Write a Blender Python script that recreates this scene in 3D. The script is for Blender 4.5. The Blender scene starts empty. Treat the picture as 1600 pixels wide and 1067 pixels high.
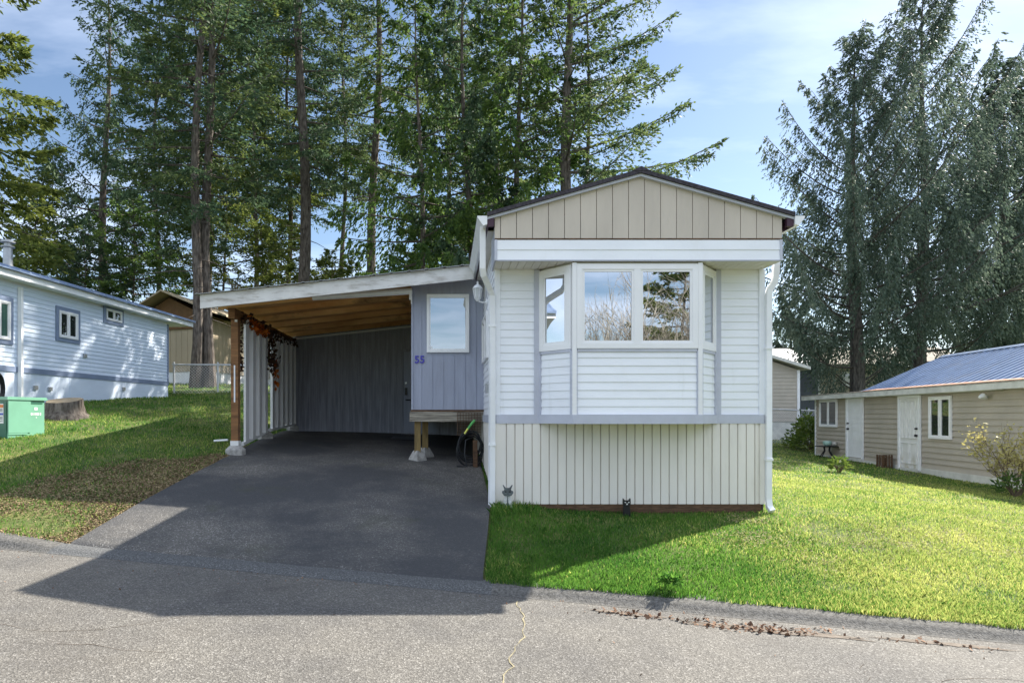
import bpy, math, random
import numpy as np
from mathutils import Vector, Matrix

S = bpy.context.scene
COL = S.collection
CH = 1.58                      # camera height above the road

# ---------------------------------------------------------------- camera
cd = bpy.data.cameras.new("camera"); cam = bpy.data.objects.new("camera", cd); COL.objects.link(cam)
cam.location = (0, 0, CH); cam.rotation_euler = (math.radians(90), 0, 0)
cd.sensor_width = 36; cd.lens = 22.5; cd.shift_x = 0.0644; cd.shift_y = 0.0728
cd.clip_start = 0.05; cd.clip_end = 1500
S.camera = cam

# ---------------------------------------------------------------- sky and sun
SUN_AZ, SUN_EL = 54.2, 39.2    # degrees: azimuth from +Y towards +X
sd = Vector((math.sin(math.radians(SUN_AZ))*math.cos(math.radians(SUN_EL)),
             math.cos(math.radians(SUN_AZ))*math.cos(math.radians(SUN_EL)),
             math.sin(math.radians(SUN_EL))))
w = bpy.data.worlds.new("World"); S.world = w; w.use_nodes = True
nt = w.node_tree; nt.nodes.clear()
def N(t, **k):
    n = nt.nodes.new(t)
    for a, b in k.items(): setattr(n, a, b)
    return n
L = nt.links.new
sky = N('ShaderNodeTexSky', sky_type='NISHITA', sun_disc=False)
sky.sun_elevation = math.radians(SUN_EL); sky.sun_rotation = math.radians(SUN_AZ)
sky.air_density = 1.0; sky.dust_density = 0.35; sky.ozone_density = 1.3
tc = N('ShaderNodeTexCoord'); sep = N('ShaderNodeSeparateXYZ'); L(tc.outputs['Generated'], sep.inputs[0])
zz = N('ShaderNodeMath', operation='ADD'); zz.inputs[1].default_value = 0.12; L(sep.outputs['Z'], zz.inputs[0])
zm = N('ShaderNodeMath', operation='MAXIMUM'); zm.inputs[1].default_value = 0.05; L(zz.outputs[0], zm.inputs[0])
dx = N('ShaderNodeMath', operation='DIVIDE'); L(sep.outputs['X'], dx.inputs[0]); L(zm.outputs[0], dx.inputs[1])
dy = N('ShaderNodeMath', operation='DIVIDE'); L(sep.outputs['Y'], dy.inputs[0]); L(zm.outputs[0], dy.inputs[1])
cmb = N('ShaderNodeCombineXYZ'); L(dx.outputs[0], cmb.inputs[0]); L(dy.outputs[0], cmb.inputs[1])
mp = N('ShaderNodeMapping'); mp.inputs['Scale'].default_value = (0.55, 1.25, 1); mp.inputs['Location'].default_value = (3.1, 0.45, 0)
mp.inputs['Rotation'].default_value = (0, 0, 0.35)
L(cmb.outputs[0], mp.inputs[0])
cn = N('ShaderNodeTexNoise'); cn.inputs['Scale'].default_value = 1.1; cn.inputs['Detail'].default_value = 7; cn.inputs['Roughness'].default_value = .55
L(mp.outputs[0], cn.inputs['Vector'])
cr = N('ShaderNodeValToRGB'); cr.color_ramp.elements[0].position = .49; cr.color_ramp.elements[1].position = .80
L(cn.outputs['Fac'], cr.inputs[0])
# extra bright cloud added behind the photographer to light the shaded fronts
b1 = N('ShaderNodeMapRange', interpolation_type='SMOOTHSTEP'); b1.inputs[1].default_value = .25; b1.inputs[2].default_value = -.25; L(sep.outputs['Y'], b1.inputs[0])
b2 = N('ShaderNodeMapRange', interpolation_type='SMOOTHSTEP'); b2.inputs[1].default_value = .14; b2.inputs[2].default_value = .40; L(sep.outputs['Z'], b2.inputs[0])
b3 = N('ShaderNodeMath', operation='MULTIPLY'); L(b1.outputs[0], b3.inputs[0]); L(b2.outputs[0], b3.inputs[1])
b4 = N('ShaderNodeMath', operation='MULTIPLY_ADD'); b4.inputs[1].default_value = .26; L(b3.outputs[0], b4.inputs[0]); L(cn.outputs['Fac'], b4.inputs[2]); L(b4.outputs[0], cr.inputs[0])
cf = N('ShaderNodeMath', operation='MULTIPLY'); cf.inputs[1].default_value = .85; L(cr.outputs[0], cf.inputs[0])
mx = N('ShaderNodeMixRGB'); L(cf.outputs[0], mx.inputs[0]); L(sky.outputs[0], mx.inputs[1]); mx.inputs[2].default_value = (8.3, 9.1, 10.8, 1)
bg = N('ShaderNodeBackground'); bg.inputs[1].default_value = 0.07; L(mx.outputs[0], bg.inputs[0])
wo = N('ShaderNodeOutputWorld'); L(bg.outputs[0], wo.inputs[0])
sl = bpy.data.lights.new("sun", 'SUN'); sl.energy = 5.0; sl.angle = math.radians(.5); sl.color = (1, .94, .84)
so = bpy.data.objects.new("sun", sl); COL.objects.link(so); so.location = (20, 20, 40)
so.rotation_euler = sd.to_track_quat('Z', 'Y').to_euler()
S.view_settings.view_transform = 'Standard'; S.view_settings.look = 'None'
S.view_settings.exposure = 1.38; S.view_settings.gamma = 1; S.view_settings.use_curve_mapping = False
S.render.engine = 'CYCLES'
S.cycles.max_bounces = 8; S.cycles.diffuse_bounces = 4; S.cycles.glossy_bounces = 3; S.cycles.transmission_bounces = 4
S.cycles.transparent_max_bounces = 8; S.cycles.caustics_reflective = False; S.cycles.caustics_refractive = False
S.cycles.sample_clamp_indirect = 8
try:
    S.cycles.use_denoising = True; S.cycles.denoiser = 'OPENIMAGEDENOISE'; S.cycles.denoising_input_passes = 'RGB_ALBEDO_NORMAL'
except Exception: pass

# ---------------------------------------------------------------- materials
def mat(name, col, rough=.6, var=.12, scale=3.0, bump=0, bscale=60, col2=None, metal=0, spec=.4, stretch=(1, 1, 1), lo=.35, hi=.65, detail=6):
    m = bpy.data.materials.new(name); m.use_nodes = True
    t = m.node_tree; b = t.nodes['Principled BSDF']
    b.inputs['Roughness'].default_value = rough; b.inputs['Metallic'].default_value = metal
    b.inputs['Specular IOR Level'].default_value = spec
    co = t.nodes.new('ShaderNodeTexCoord'); mpn = t.nodes.new('ShaderNodeMapping'); mpn.inputs['Scale'].default_value = stretch
    t.links.new(co.outputs['Object'], mpn.inputs[0])
    n = t.nodes.new('ShaderNodeTexNoise'); n.inputs['Scale'].default_value = scale; n.inputs['Detail'].default_value = detail; n.inputs['Roughness'].default_value = .6
    t.links.new(mpn.outputs[0], n.inputs['Vector'])
    r = t.nodes.new('ShaderNodeValToRGB'); e = r.color_ramp.elements
    e[0].position = lo; e[1].position = hi
    if col2 is None:
        e[0].color = (*[c*(1-var) for c in col], 1); e[1].color = (*[min(1, c*(1+var)) for c in col], 1)
    else:
        e[0].color = (*col, 1); e[1].color = (*col2, 1)
    t.links.new(n.outputs['Fac'], r.inputs[0]); t.links.new(r.outputs[0], b.inputs['Base Color'])
    if bump:
        n2 = t.nodes.new('ShaderNodeTexNoise'); n2.inputs['Scale'].default_value = bscale; n2.inputs['Detail'].default_value = 4
        t.links.new(mpn.outputs[0], n2.inputs['Vector'])
        bp = t.nodes.new('ShaderNodeBump'); bp.inputs['Strength'].default_value = bump; bp.inputs['Distance'].default_value = .01
        t.links.new(n2.outputs['Fac'], bp.inputs['Height']); t.links.new(bp.outputs[0], b.inputs['Normal'])
    return m

def mix_over(m, col, scale, lo, hi, stretch=(1, 1, 1), strength=1.0, seed=0):
    """lay patches of another pigment over a material"""
    t = m.node_tree; b = t.nodes['Principled BSDF']; src = b.inputs['Base Color'].links[0].from_socket
    co = t.nodes.new('ShaderNodeTexCoord'); mpn = t.nodes.new('ShaderNodeMapping')
    mpn.inputs['Scale'].default_value = stretch; mpn.inputs['Location'].default_value = (seed*3.3, seed*1.7, seed)
    t.links.new(co.outputs['Object'], mpn.inputs[0])
    n = t.nodes.new('ShaderNodeTexNoise'); n.inputs['Scale'].default_value = scale; n.inputs['Detail'].default_value = 8; n.inputs['Roughness'].default_value = .65
    t.links.new(mpn.outputs[0], n.inputs['Vector'])
    r = t.nodes.new('ShaderNodeValToRGB'); r.color_ramp.elements[0].position = lo; r.color_ramp.elements[1].position = hi
    r.color_ramp.elements[1].color = (strength, strength, strength, 1)
    t.links.new(n.outputs['Fac'], r.inputs[0])
    x = t.nodes.new('ShaderNodeMixRGB'); x.inputs[2].default_value = (*col, 1)
    t.links.new(r.outputs[0], x.inputs[0]); t.links.new(src, x.inputs[1]); t.links.new(x.outputs[0], b.inputs['Base Color'])
    return m

def asphalt(name, dark, mid, light, sc, bump=.6):
    m = bpy.data.materials.new(name); m.use_nodes = True
    t = m.node_tree; b = t.nodes['Principled BSDF']; b.inputs['Roughness'].default_value = .85; b.inputs['Specular IOR Level'].default_value = .25
    co = t.nodes.new('ShaderNodeTexCoord')
    v = t.nodes.new('ShaderNodeTexVoronoi'); v.inputs['Scale'].default_value = sc
    t.links.new(co.outputs['Object'], v.inputs['Vector'])
    sp = t.nodes.new('ShaderNodeSeparateColor'); t.links.new(v.outputs['Color'], sp.inputs[0])
    r = t.nodes.new('ShaderNodeValToRGB'); e = r.color_ramp.elements
    e[0].position = .0; e[0].color = (*dark, 1); e[1].position = .62; e[1].color = (*mid, 1)
    x = e.new(.88); x.color = (*[c*1.25 for c in mid], 1); x = e.new(.97); x.color = (*light, 1)
    t.links.new(sp.outputs[0], r.inputs[0])
    n = t.nodes.new('ShaderNodeTexNoise'); n.inputs['Scale'].default_value = .9; n.inputs['Detail'].default_value = 9; n.inputs['Roughness'].default_value = .65
    t.links.new(co.outputs['Object'], n.inputs['Vector'])
    r2 = t.nodes.new('ShaderNodeValToRGB'); r2.color_ramp.elements[0].position = .3; r2.color_ramp.elements[1].position = .7
    r2.color_ramp.elements[0].color = (.72, .72, .74, 1); r2.color_ramp.elements[1].color = (1.12, 1.1, 1.06, 1)
    t.links.new(n.outputs['Fac'], r2.inputs[0])
    mu = t.nodes.new('ShaderNodeMixRGB'); mu.blend_type = 'MULTIPLY'; mu.inputs[0].default_value = 1
    t.links.new(r.outputs[0], mu.inputs[1]); t.links.new(r2.outputs[0], mu.inputs[2]); t.links.new(mu.outputs[0], b.inputs['Base Color'])
    bp = t.nodes.new('ShaderNodeBump'); bp.inputs['Strength'].default_value = bump; bp.inputs['Distance'].default_value = .006
    t.links.new(v.outputs['Distance'], bp.inputs['Height']); t.links.new(bp.outputs[0], b.inputs['Normal'])
    return m

def leafmat(name, c1, c2, trans=.35, rough=.6):
    m = bpy.data.materials.new(name); m.use_nodes = True
    t = m.node_tree; b = t.nodes['Principled BSDF']; b.inputs['Roughness'].default_value = rough; b.inputs['Specular IOR Level'].default_value = .25
    g = t.nodes.new('ShaderNodeNewGeometry'); r = t.nodes.new('ShaderNodeValToRGB')
    r.color_ramp.elements[0].color = (*c1, 1); r.color_ramp.elements[1].color = (*c2, 1)
    co = t.nodes.new('ShaderNodeTexCoord'); n = t.nodes.new('ShaderNodeTexNoise'); n.inputs['Scale'].default_value = .9; n.inputs['Detail'].default_value = 3
    t.links.new(co.outputs['Object'], n.inputs['Vector'])
    a = t.nodes.new('ShaderNodeMath'); a.operation = 'MULTIPLY_ADD'; a.inputs[1].default_value = .6; a.inputs[2].default_value = -.12
    t.links.new(g.outputs['Random Per Island'], a.inputs[0])
    a2 = t.nodes.new('ShaderNodeMath'); a2.operation = 'MULTIPLY_ADD'; a2.inputs[1].default_value = 1.1
    t.links.new(n.outputs['Fac'], a2.inputs[0])
    a3 = t.nodes.new('ShaderNodeMath'); a3.operation = 'ADD'; a2.inputs[2].default_value = -.3
    t.links.new(a.outputs[0], a3.inputs[0]); t.links.new(a2.outputs[0], a3.inputs[1]); t.links.new(a3.outputs[0], r.inputs[0])
    t.links.new(r.outputs[0], b.inputs['Base Color'])
    tr = t.nodes.new('ShaderNodeBsdfTranslucent'); t.links.new(r.outputs[0], tr.inputs[0])
    mx_ = t.nodes.new('ShaderNodeMixShader'); mx_.inputs[0].default_value = trans
    t.links.new(b.outputs[0], mx_.inputs[1]); t.links.new(tr.outputs[0], mx_.inputs[2]); t.links.new(mx_.outputs[0], t.nodes['Material Output'].inputs[0])
    return m

def glass(name, dark, refl):
    m = bpy.data.materials.new(name); m.use_nodes = True
    t = m.node_tree; t.nodes.remove(t.nodes['Principled BSDF'])
    d = t.nodes.new('ShaderNodeBsdfDiffuse'); d.inputs[0].default_value = (*dark, 1)
    g = t.nodes.new('ShaderNodeBsdfGlossy'); g.inputs['Roughness'].default_value = .01; g.inputs[0].default_value = (.93, .96, 1, 1)
    lw = t.nodes.new('ShaderNodeLayerWeight'); lw.inputs[0].default_value = .3
    a = t.nodes.new('ShaderNodeMath'); a.operation = 'MULTIPLY_ADD'; a.inputs[1].default_value = 1-refl; a.inputs[2].default_value = refl
    t.links.new(lw.outputs['Fresnel'], a.inputs[0])
    x = t.nodes.new('ShaderNodeMixShader'); t.links.new(a.outputs[0], x.inputs[0]); t.links.new(d.outputs[0], x.inputs[1]); t.links.new(g.outputs[0], x.inputs[2])
    co = t.nodes.new('ShaderNodeTexCoord'); n = t.nodes.new('ShaderNodeTexNoise'); n.inputs['Scale'].default_value = 1.6
    bp = t.nodes.new('ShaderNodeBump'); bp.inputs['Strength'].default_value = .05; bp.inputs['Distance'].default_value = .02
    t.links.new(co.outputs['Object'], n.inputs['Vector']); t.links.new(n.outputs['Fac'], bp.inputs['Height']); t.links.new(bp.outputs[0], g.inputs['Normal'])
    t.links.new(x.outputs[0], t.nodes['Material Output'].inputs[0])
    return m

MT = dict(
 siding=mat('white_siding', (.85, .87, .91), .45, .04, 1.2, stretch=(1, 1, 3)),
 bluesiding=mat('pale_blue_siding', (.68, .76, .88), .45, .04, 1.2, stretch=(1, 1, 3)),
 trimgrey=mat('lavender_grey_trim', (.50, .52, .60), .5, .06, 4),
 white=mat('white_paint', (.83, .84, .86), .4, .05, 3),
 vinyl=mat('white_vinyl', (.84, .84, .85), .3, .02, 3),
 beige=mat('beige_panel', (.55, .49, .42), .7, .07, 2.5, stretch=(1, 1, .25), bump=.15, bscale=90),
 cream=mat('cream_skirting', (.76, .725, .67), .45, .05, 2, stretch=(1, 1, .3)),
 shingle=mat('dark_shingle', (.045, .04, .05), .85, .4, 30, bump=.8, bscale=40),
 plum=mat('plum_fascia', (.06, .025, .045), .5, .1, 5),
 oldwood=mat('brown_board', (.10, .055, .03), .8, .4, 9, stretch=(1, 1, 6), bump=.4),
 wood=mat('stained_wood', (.13, .06, .025), .75, .4, 4, col2=(.30, .15, .06), stretch=(.5, 6, 3), bump=.3, bscale=25),
 ceilwood=mat('bare_ceiling_wood', (.50, .25, .085), .75, .4, 1.6, col2=(.76, .47, .20), stretch=(.6, 4, 1), bump=.3, bscale=25),
 greywood=mat('weathered_wood', (.14, .125, .105), .9, .4, 4, col2=(.42, .38, .31), stretch=(.5, 1, 8), bump=.5, bscale=30),
 yelwood=mat('yellowish_post', (.21, .145, .055), .7, .3, 8, stretch=(6, 6, .6)),
 fascia=mat('peeling_white_paint', (.66, .65, .63), .65, .08, 3),
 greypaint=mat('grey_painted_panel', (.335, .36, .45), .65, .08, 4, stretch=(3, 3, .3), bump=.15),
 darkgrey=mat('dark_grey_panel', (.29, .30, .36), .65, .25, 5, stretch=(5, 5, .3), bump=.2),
 whitesheet=mat('white_metal_sheet', (.76, .76, .75), .45, .08, 3, stretch=(1, 1, .4)),
 concrete=mat('concrete', (.36, .35, .33), .9, .3, 9, bump=.5),
 black=mat('black', (.012, .012, .014), .45, .2, 8),
 hose=mat('hose_rubber', (.014, .016, .02), .4, .2, 8),
 limegreen=mat('green_nozzle', (.10, .42, .10), .4, .1, 8),
 yellow=mat('yellow_nozzle', (.75, .75, .15), .4, .1, 8),
 boxgreen=mat('green_enamel', (.16, .36, .25), .4, .06, 3),
 boxdark=mat('dark_green_enamel', (.02, .12, .07), .45, .06, 3),
 bluetrim=mat('blue_grey_trim', (.20, .25, .36), .5, .06, 4),
 blueroof=mat('blue_metal_roof', (.18, .245, .37), .38, .12, 2.5, metal=.0, spec=.6),
 taupe=mat('taupe_siding', (.44, .395, .33), .6, .07, 2),
 lighttaupe=mat('light_taupe_siding', (.46, .41, .33), .6, .07, 2),
 bluegrey=mat('blue_grey_siding', (.15, .17, .22), .6, .07, 2),
 tan=mat('tan_siding', (.44, .36, .25), .65, .06, 3, stretch=(1, 1, .3)),
 brown=mat('brown_paint', (.16, .085, .035), .7, .2, 5),
 metal=mat('galvanised_metal', (.42, .43, .44), .45, .1, 8, metal=.7),
 bark=mat('bark', (.045, .034, .028), .95, .4, 5, col2=(.17, .145, .125), stretch=(3, 3, .7), bump=1, bscale=14),
 rust=mat('rust_edge', (.32, .14, .07), .8, .25, 8),
 pale=mat('weathered_cut_wood', (.33, .26, .17), .85, .2, 9),
 orange=leafmat('orange_leaf', (.40, .07, .01), (.75, .25, .03), .25),
 darkleaf=leafmat('brown_leaf', (.025, .013, .01), (.10, .045, .022), .15),
 blueink=mat('violet_blue_paint', (.07, .06, .42), .5, .05, 8),
 lamp=mat('frosted_glass', (.62, .63, .64), .15, .05, 6),
 teal=mat('pale_glazed_pot', (.34, .52, .47), .3, .1, 10),
 signwhite=mat('sign_white', (.75, .75, .73), .5, .03, 3), signorange=mat('sign_orange', (.70, .20, .03), .5, .05, 3), signblue=mat('sign_blue', (.05, .09, .45), .5, .05, 3),
 greycat=mat('grey_painted_tin', (.10, .115, .12), .5, .35, 30), whitecat=mat('white_painted_tin', (.55, .56, .55), .5, .2, 30),
 pane=glass('window_glass', (.012, .014, .016), .64),
 paneblue=glass('porch_window_glass', (.01, .014, .02), .44),
 sprucebark=mat('grey_spruce_bark', (.040, .036, .033), .95, .4, 5, col2=(.15, .135, .12), stretch=(3, 3, .7), bump=1, bscale=14),
 wire=mat('zinc_wire', (.50, .51, .52), .5, .1, 8),
 panedull=glass('dim_window_glass', (.02, .022, .024), .16),
 curtain=mat('green_curtain', (.04, .10, .08), .9, .3, 9, stretch=(6, 6, .2)),
 fir=leafmat('fir_needles', (.038, .080, .038), (.185, .23, .07), .50),
 firdark=leafmat('dark_fir_needles', (.032, .072, .044), (.13, .19, .085), .46),
 cedar=leafmat('cedar_foliage', (.038, .094, .028), (.18, .26, .055), .52),
 sunfir=leafmat('yellow_green_foliage', (.06, .105, .026), (.27, .30, .07), .52),
 spruce=leafmat('blue_grey_spruce_needles', (.042, .078, .056), (.215, .265, .195), .38),
 rhodo=leafmat('glossy_leaf', (.05, .11, .02), (.26, .32, .06), .35, .35),
 bud=leafmat('yellow_bud', (.40, .36, .12), (.68, .60, .28), .35),
 twig=mat('twig_bark', (.09, .065, .045), .9, .3, 8, col2=(.20, .155, .11)),
 paletwig=mat('pale_twig_bark', (.22, .18, .14), .9, .3, .5, col2=(.50, .46, .40)),
 grass=leafmat('grass_blades', (.15, .27, .045), (.70, .68, .22), .55),
 lush_shade=leafmat('lush_shade_blades', (.032, .13, .022), (.21, .39, .06), .55),  # greener grass, its colour also darkened to deepen the shaded lawn
 straw=leafmat('dry_litter', (.12, .082, .048), (.38, .295, .16), .1, .8),
 thatch=leafmat('dry_thatch', (.26, .23, .10), (.52, .46, .24), .2, .8),
 barkchip=leafmat('bark_chips', (.10, .05, .03), (.30, .18, .11), 0, .9),
 road=asphalt('road_asphalt', (.085, .08, .073), (.150, .143, .130), (.28, .27, .25), 110),
 drive=asphalt('driveway_asphalt', (.085, .080, .073), (.135, .129, .120), (.31, .305, .29), 90),
 kerb=mat('kerb_concrete', (.065, .062, .056), .9, .3, 40, col2=(.165, .158, .145), bump=.8, bscale=90),
 kerbpale=mat('worn_kerb', (.075, .076, .076), .9, .3, 60, col2=(.20, .203, .20), bump=.8, bscale=110, lo=.46, hi=.70),
 moss=mat('yellow_moss', (.245, .215, .135), .95, .3, 20), soil=mat('bare_soil', (.07, .05, .035), .95, .4, 8, bump=.8),
 ridgewhite=mat('dirty_white_trim', (.60, .60, .56), .6, .15, 3),
)
mix_over(MT['fascia'], (.34, .31, .27), 2.2, .50, .66, (1, 1, 5), .85)
mix_over(MT['fascia'], (.10, .08, .07), 9, .70, .74, (.5, 1, 1), .8, 3)
mix_over(MT['ceilwood'], (.03, .018, .012), 1.3, .56, .68, (.5, 1.2, 1), .9, 2)
mix_over(MT['drive'], (.050, .052, .056), .45, .38, .56, (1, 1, 1), .85, 1)
mix_over(MT['drive'], (.055, .062, .030), .8, .58, .75, (1, 1, 1), .6, 5)
mix_over(MT['siding'], (.62, .61, .56), 1.4, .60, .85, (1, 1, .4), .5, 4)
mix_over(MT['siding'], (.52, .53, .50), 4.5, .60, .80, (1, 1, .10), .38, 6)
mix_over(MT['bluesiding'], (.45, .50, .55), 3.0, .60, .80, (1, 1, .14), .35, 6)
mix_over(MT['cream'], (.40, .37, .30), 3.5, .58, .80, (1, 1, .15), .45, 2)
mix_over(MT['white'], (.50, .49, .44), 4, .58, .80, (1, 1, .3), .40, 2)
mix_over(MT['greypaint'], (.22, .23, .27), 3, .58, .78, (1, 1, .2), .45, 2)
mix_over(MT['blueroof'], (.26, .25, .24), 1.2, .55, .75, (1, 1, 1), .5, 2)
mix_over(MT['taupe'], (.30, .28, .20), .9, .60, .8, (1, 1, 1), .5, 2)
mix_over(MT['road'], (.10, .085, .07), .35, .55, .8, (1, 1, 1), .45, 7)
mix_over(MT['road'], (.055, .052, .05), 1.1, .62, .72, (1, 1, 1), .45, 3)
mix_over(MT['road'], (.24, .225, .20), .6, .60, .75, (.5, 1, 1), .4, 11)

# ---------------------------------------------------------------- mesh helpers
OFF = {}
def tag(o, label=None, cat=None, group=None, kind=None):
    if label: o['label'] = label
    if cat: o['category'] = cat
    if group: o['group'] = group
    if kind: o['kind'] = kind
    return o
def thing(name, label, cat, loc, group=None, rz=0):
    o = bpy.data.objects.new(name, None); COL.objects.link(o); o.location = loc; o.rotation_euler = (0, 0, rz)
    o.empty_display_size = .2
    OFF[o.name] = Vector(loc); return tag(o, label, cat, group)
def _finish(name, me, parent, m, smooth):
    o = bpy.data.objects.new(name, me); COL.objects.link(o)
    if m is not None: me.materials.append(m)
    if parent is not None: o.parent = parent; OFF[o.name] = OFF[parent.name]
    if smooth:
        me.polygons.foreach_set('use_smooth', np.ones(len(me.polygons), bool))
    return o
class MB:
    def __init__(s): s.v = []; s.f = []
    def quad(s, *p):
        b = len(s.v); s.v += [tuple(q) for q in p]; s.f.append(tuple(range(b, b+len(p)))); return s
    def box(s, x0, x1, y0, y1, z0, z1):
        return s.hexa([(x0, y0, z0), (x1, y0, z0), (x1, y1, z0), (x0, y1, z0), (x0, y0, z1), (x1, y0, z1), (x1, y1, z1), (x0, y1, z1)])
    def hexa(s, p):
        b = len(s.v); s.v += [tuple(q) for q in p]
        for f in ((0, 3, 2, 1), (4, 5, 6, 7), (0, 1, 5, 4), (1, 2, 6, 5), (2, 3, 7, 6), (3, 0, 4, 7)): s.f.append(tuple(b+i for i in f))
        return s
    def wall(s, a, b, t, za0, za1, zb0=None, zb1=None):
        """slab between 2D points a,b, thickness t to the left-normal side, own heights at both ends"""
        if zb0 is None: zb0 = za0
        if zb1 is None: zb1 = za1
        d = Vector((b[0]-a[0], b[1]-a[1])).normalized(); n = Vector((-d.y, d.x))*t
        return s.hexa([(a[0], a[1], za0), (b[0], b[1], zb0), (b[0]+n.x, b[1]+n.y, zb0), (a[0]+n.x, a[1]+n.y, za0),
                       (a[0], a[1], za1), (b[0], b[1], zb1), (b[0]+n.x, b[1]+n.y, zb1), (a[0]+n.x, a[1]+n.y, za1)])
    def tube(s, pts, r, n=8, cap=True, sq=None):
        pts = [Vector(p) for p in pts]; rs = r if isinstance(r, (list, tuple)) else [r]*len(pts); b = len(s.v)
        up = None
        for i, p in enumerate(pts):
            d = (pts[min(i+1, len(pts)-1)]-pts[max(i-1, 0)]).normalized()
            if up is None: up = Vector((0, 0, 1)) if abs(d.z) < .9 else Vector((0, 1, 0))
            u = up-d*up.dot(d)
            if u.length < 1e-4: u = d.orthogonal()
            u.normalize(); up = u; v = d.cross(u)
            if sq:
                for a_, c_ in ((1, 1), (-1, 1), (-1, -1), (1, -1)): s.v.append(tuple(p+u*sq[0]*a_/2+v*sq[1]*c_/2))
            else:
                for k in range(n):
                    a = 2*math.pi*k/n; s.v.append(tuple(p+(u*math.cos(a)+v*math.sin(a))*rs[i]))
        if sq: n = 4
        for i in range(len(pts)-1):
            for k in range(n):
                k2 = (k+1) % n; s.f.append((b+i*n+k, b+i*n+k2, b+(i+1)*n+k2, b+(i+1)*n+k))
        if cap:
            s.f.append(tuple(b+k for k in range(n))[::-1]); s.f.append(tuple(b+(len(pts)-1)*n+k for k in range(n)))
        return s
    def lathe(s, c, prof, n=16):
        """prof: (r,z) pairs"""
        b = len(s.v)
        for r, z in prof:
            for k in range(n):
                a = 2*math.pi*k/n; s.v.append((c[0]+r*math.cos(a), c[1]+r*math.sin(a), c[2]+z))
        for i in range(len(prof)-1):
            for k in range(n):
                k2 = (k+1) % n; s.f.append((b+i*n+k, b+i*n+k2, b+(i+1)*n+k2, b+(i+1)*n+k))
        s.f.append(tuple(b+k for k in range(n))[::-1]); s.f.append(tuple(b+(len(prof)-1)*n+k for k in range(n)))
        return s
    def prism(s, poly, vec):
        """poly: list of 3D points, extruded by vec"""
        b = len(s.v); n = len(poly); v = Vector(vec)
        s.v += [tuple(p) for p in poly]+[tuple(Vector(p)+v) for p in poly]
        s.f.append(tuple(range(b, b+n))[::-1]); s.f.append(tuple(range(b+n, b+2*n)))
        for k in range(n): k2 = (k+1) % n; s.f.append((b+k, b+k2, b+n+k2, b+n+k))
        return s
    def lap(s, a, b, z0, z1, course=.105, lap=.012, out=1, za=None):
        """horizontal lap siding from a to b (2D), facing right of a->b when out=1"""
        d = Vector((b[0]-a[0], b[1]-a[1])).normalized(); n = Vector((d.y, -d.x))*out
        z = z0
        while z < z1-.004:
            zt = min(z+course, z1)
            A0 = (a[0]+n.x*lap, a[1]+n.y*lap, z); B0 = (b[0]+n.x*lap, b[1]+n.y*lap, z)
            A1 = (a[0]+n.x*.001, a[1]+n.y*.001, zt); B1 = (b[0]+n.x*.001, b[1]+n.y*.001, zt)
            s.quad(A0, B0, B1, A1); s.quad((a[0], a[1], z), (b[0], b[1], z), B0, A0)
            z = zt
        return s
    def planks(s, a, b, zb, zt, pitch, groove=.008, depth=.009, out=1, first=0):
        """vertical grooved panel; zb, zt are functions of distance along a->b"""
        A = Vector(a); B = Vector(b); Ln = (B-A).length; d = (B-A)/Ln; n = Vector((d.y, -d.x))*out
        xs = [0]; x = first if first > 0 else pitch
        while x < Ln-.02: xs.append(x); x += pitch
        xs.append(Ln)
        for i in range(len(xs)-1):
            p, q = xs[i]+(groove/2 if i else 0), xs[i+1]-(groove/2 if i < len(xs)-2 else 0)
            P = A+d*p; Q = A+d*q
            s.quad((P.x, P.y, zb(p)), (Q.x, Q.y, zb(q)), (Q.x, Q.y, zt(q)), (P.x, P.y, zt(p)))
            for (E, e) in ((P, p), (Q, q)):
                s.quad((E.x, E.y, zb(e)), (E.x-n.x*depth, E.y-n.y*depth, zb(e)), (E.x-n.x*depth, E.y-n.y*depth, zt(e)), (E.x, E.y, zt(e)))
        I = A-n*depth; J = B-n*depth
        s.quad((I.x, I.y, zb(0)), (J.x, J.y, zb(Ln)), (J.x, J.y, zt(Ln)), (I.x, I.y, zt(0)))
        return s
    def cut(s): s.cuts = getattr(s, 'cuts', [])+[(len(s.v), len(s.f))]; return s
    def build_each(s, name, m, parent=None, smooth=False):
        c = [(0, 0)]+getattr(s, 'cuts', [])+[(len(s.v), len(s.f))]; o = None
        for (v0, f0), (v1, f1) in zip(c[:-1], c[1:]):
            if f1 <= f0: continue
            k = MB(); k.v = s.v[v0:v1]; k.f = [tuple(i-v0 for i in f) for f in s.f[f0:f1]]; o = k.build(name, m, parent, smooth)
        return o
    def build(s, name, m, parent=None, smooth=False, loc=None):
        o_ = Vector((0, 0, 0))
        if parent is not None: o_ = OFF[parent.name]
        elif loc is not None: o_ = Vector(loc)
        me = bpy.data.meshes.new(name)
        me.from_pydata([(p[0]-o_.x, p[1]-o_.y, p[2]-o_.z) for p in s.v], [], s.f)
        import bmesh
        if not getattr(s, 'raw', False):
            bm = bmesh.new(); bm.from_mesh(me); bmesh.ops.recalc_face_normals(bm, faces=bm.faces); bm.to_mesh(me); bm.free()
        me.update()
        o = _finish(name, me, parent, m, smooth)
        if smooth:
            try: me.set_sharp_from_angle(angle=math.radians(40))
            except Exception: pass
        if parent is None: o.location = o_; OFF[o.name] = o_
        return o
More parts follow.
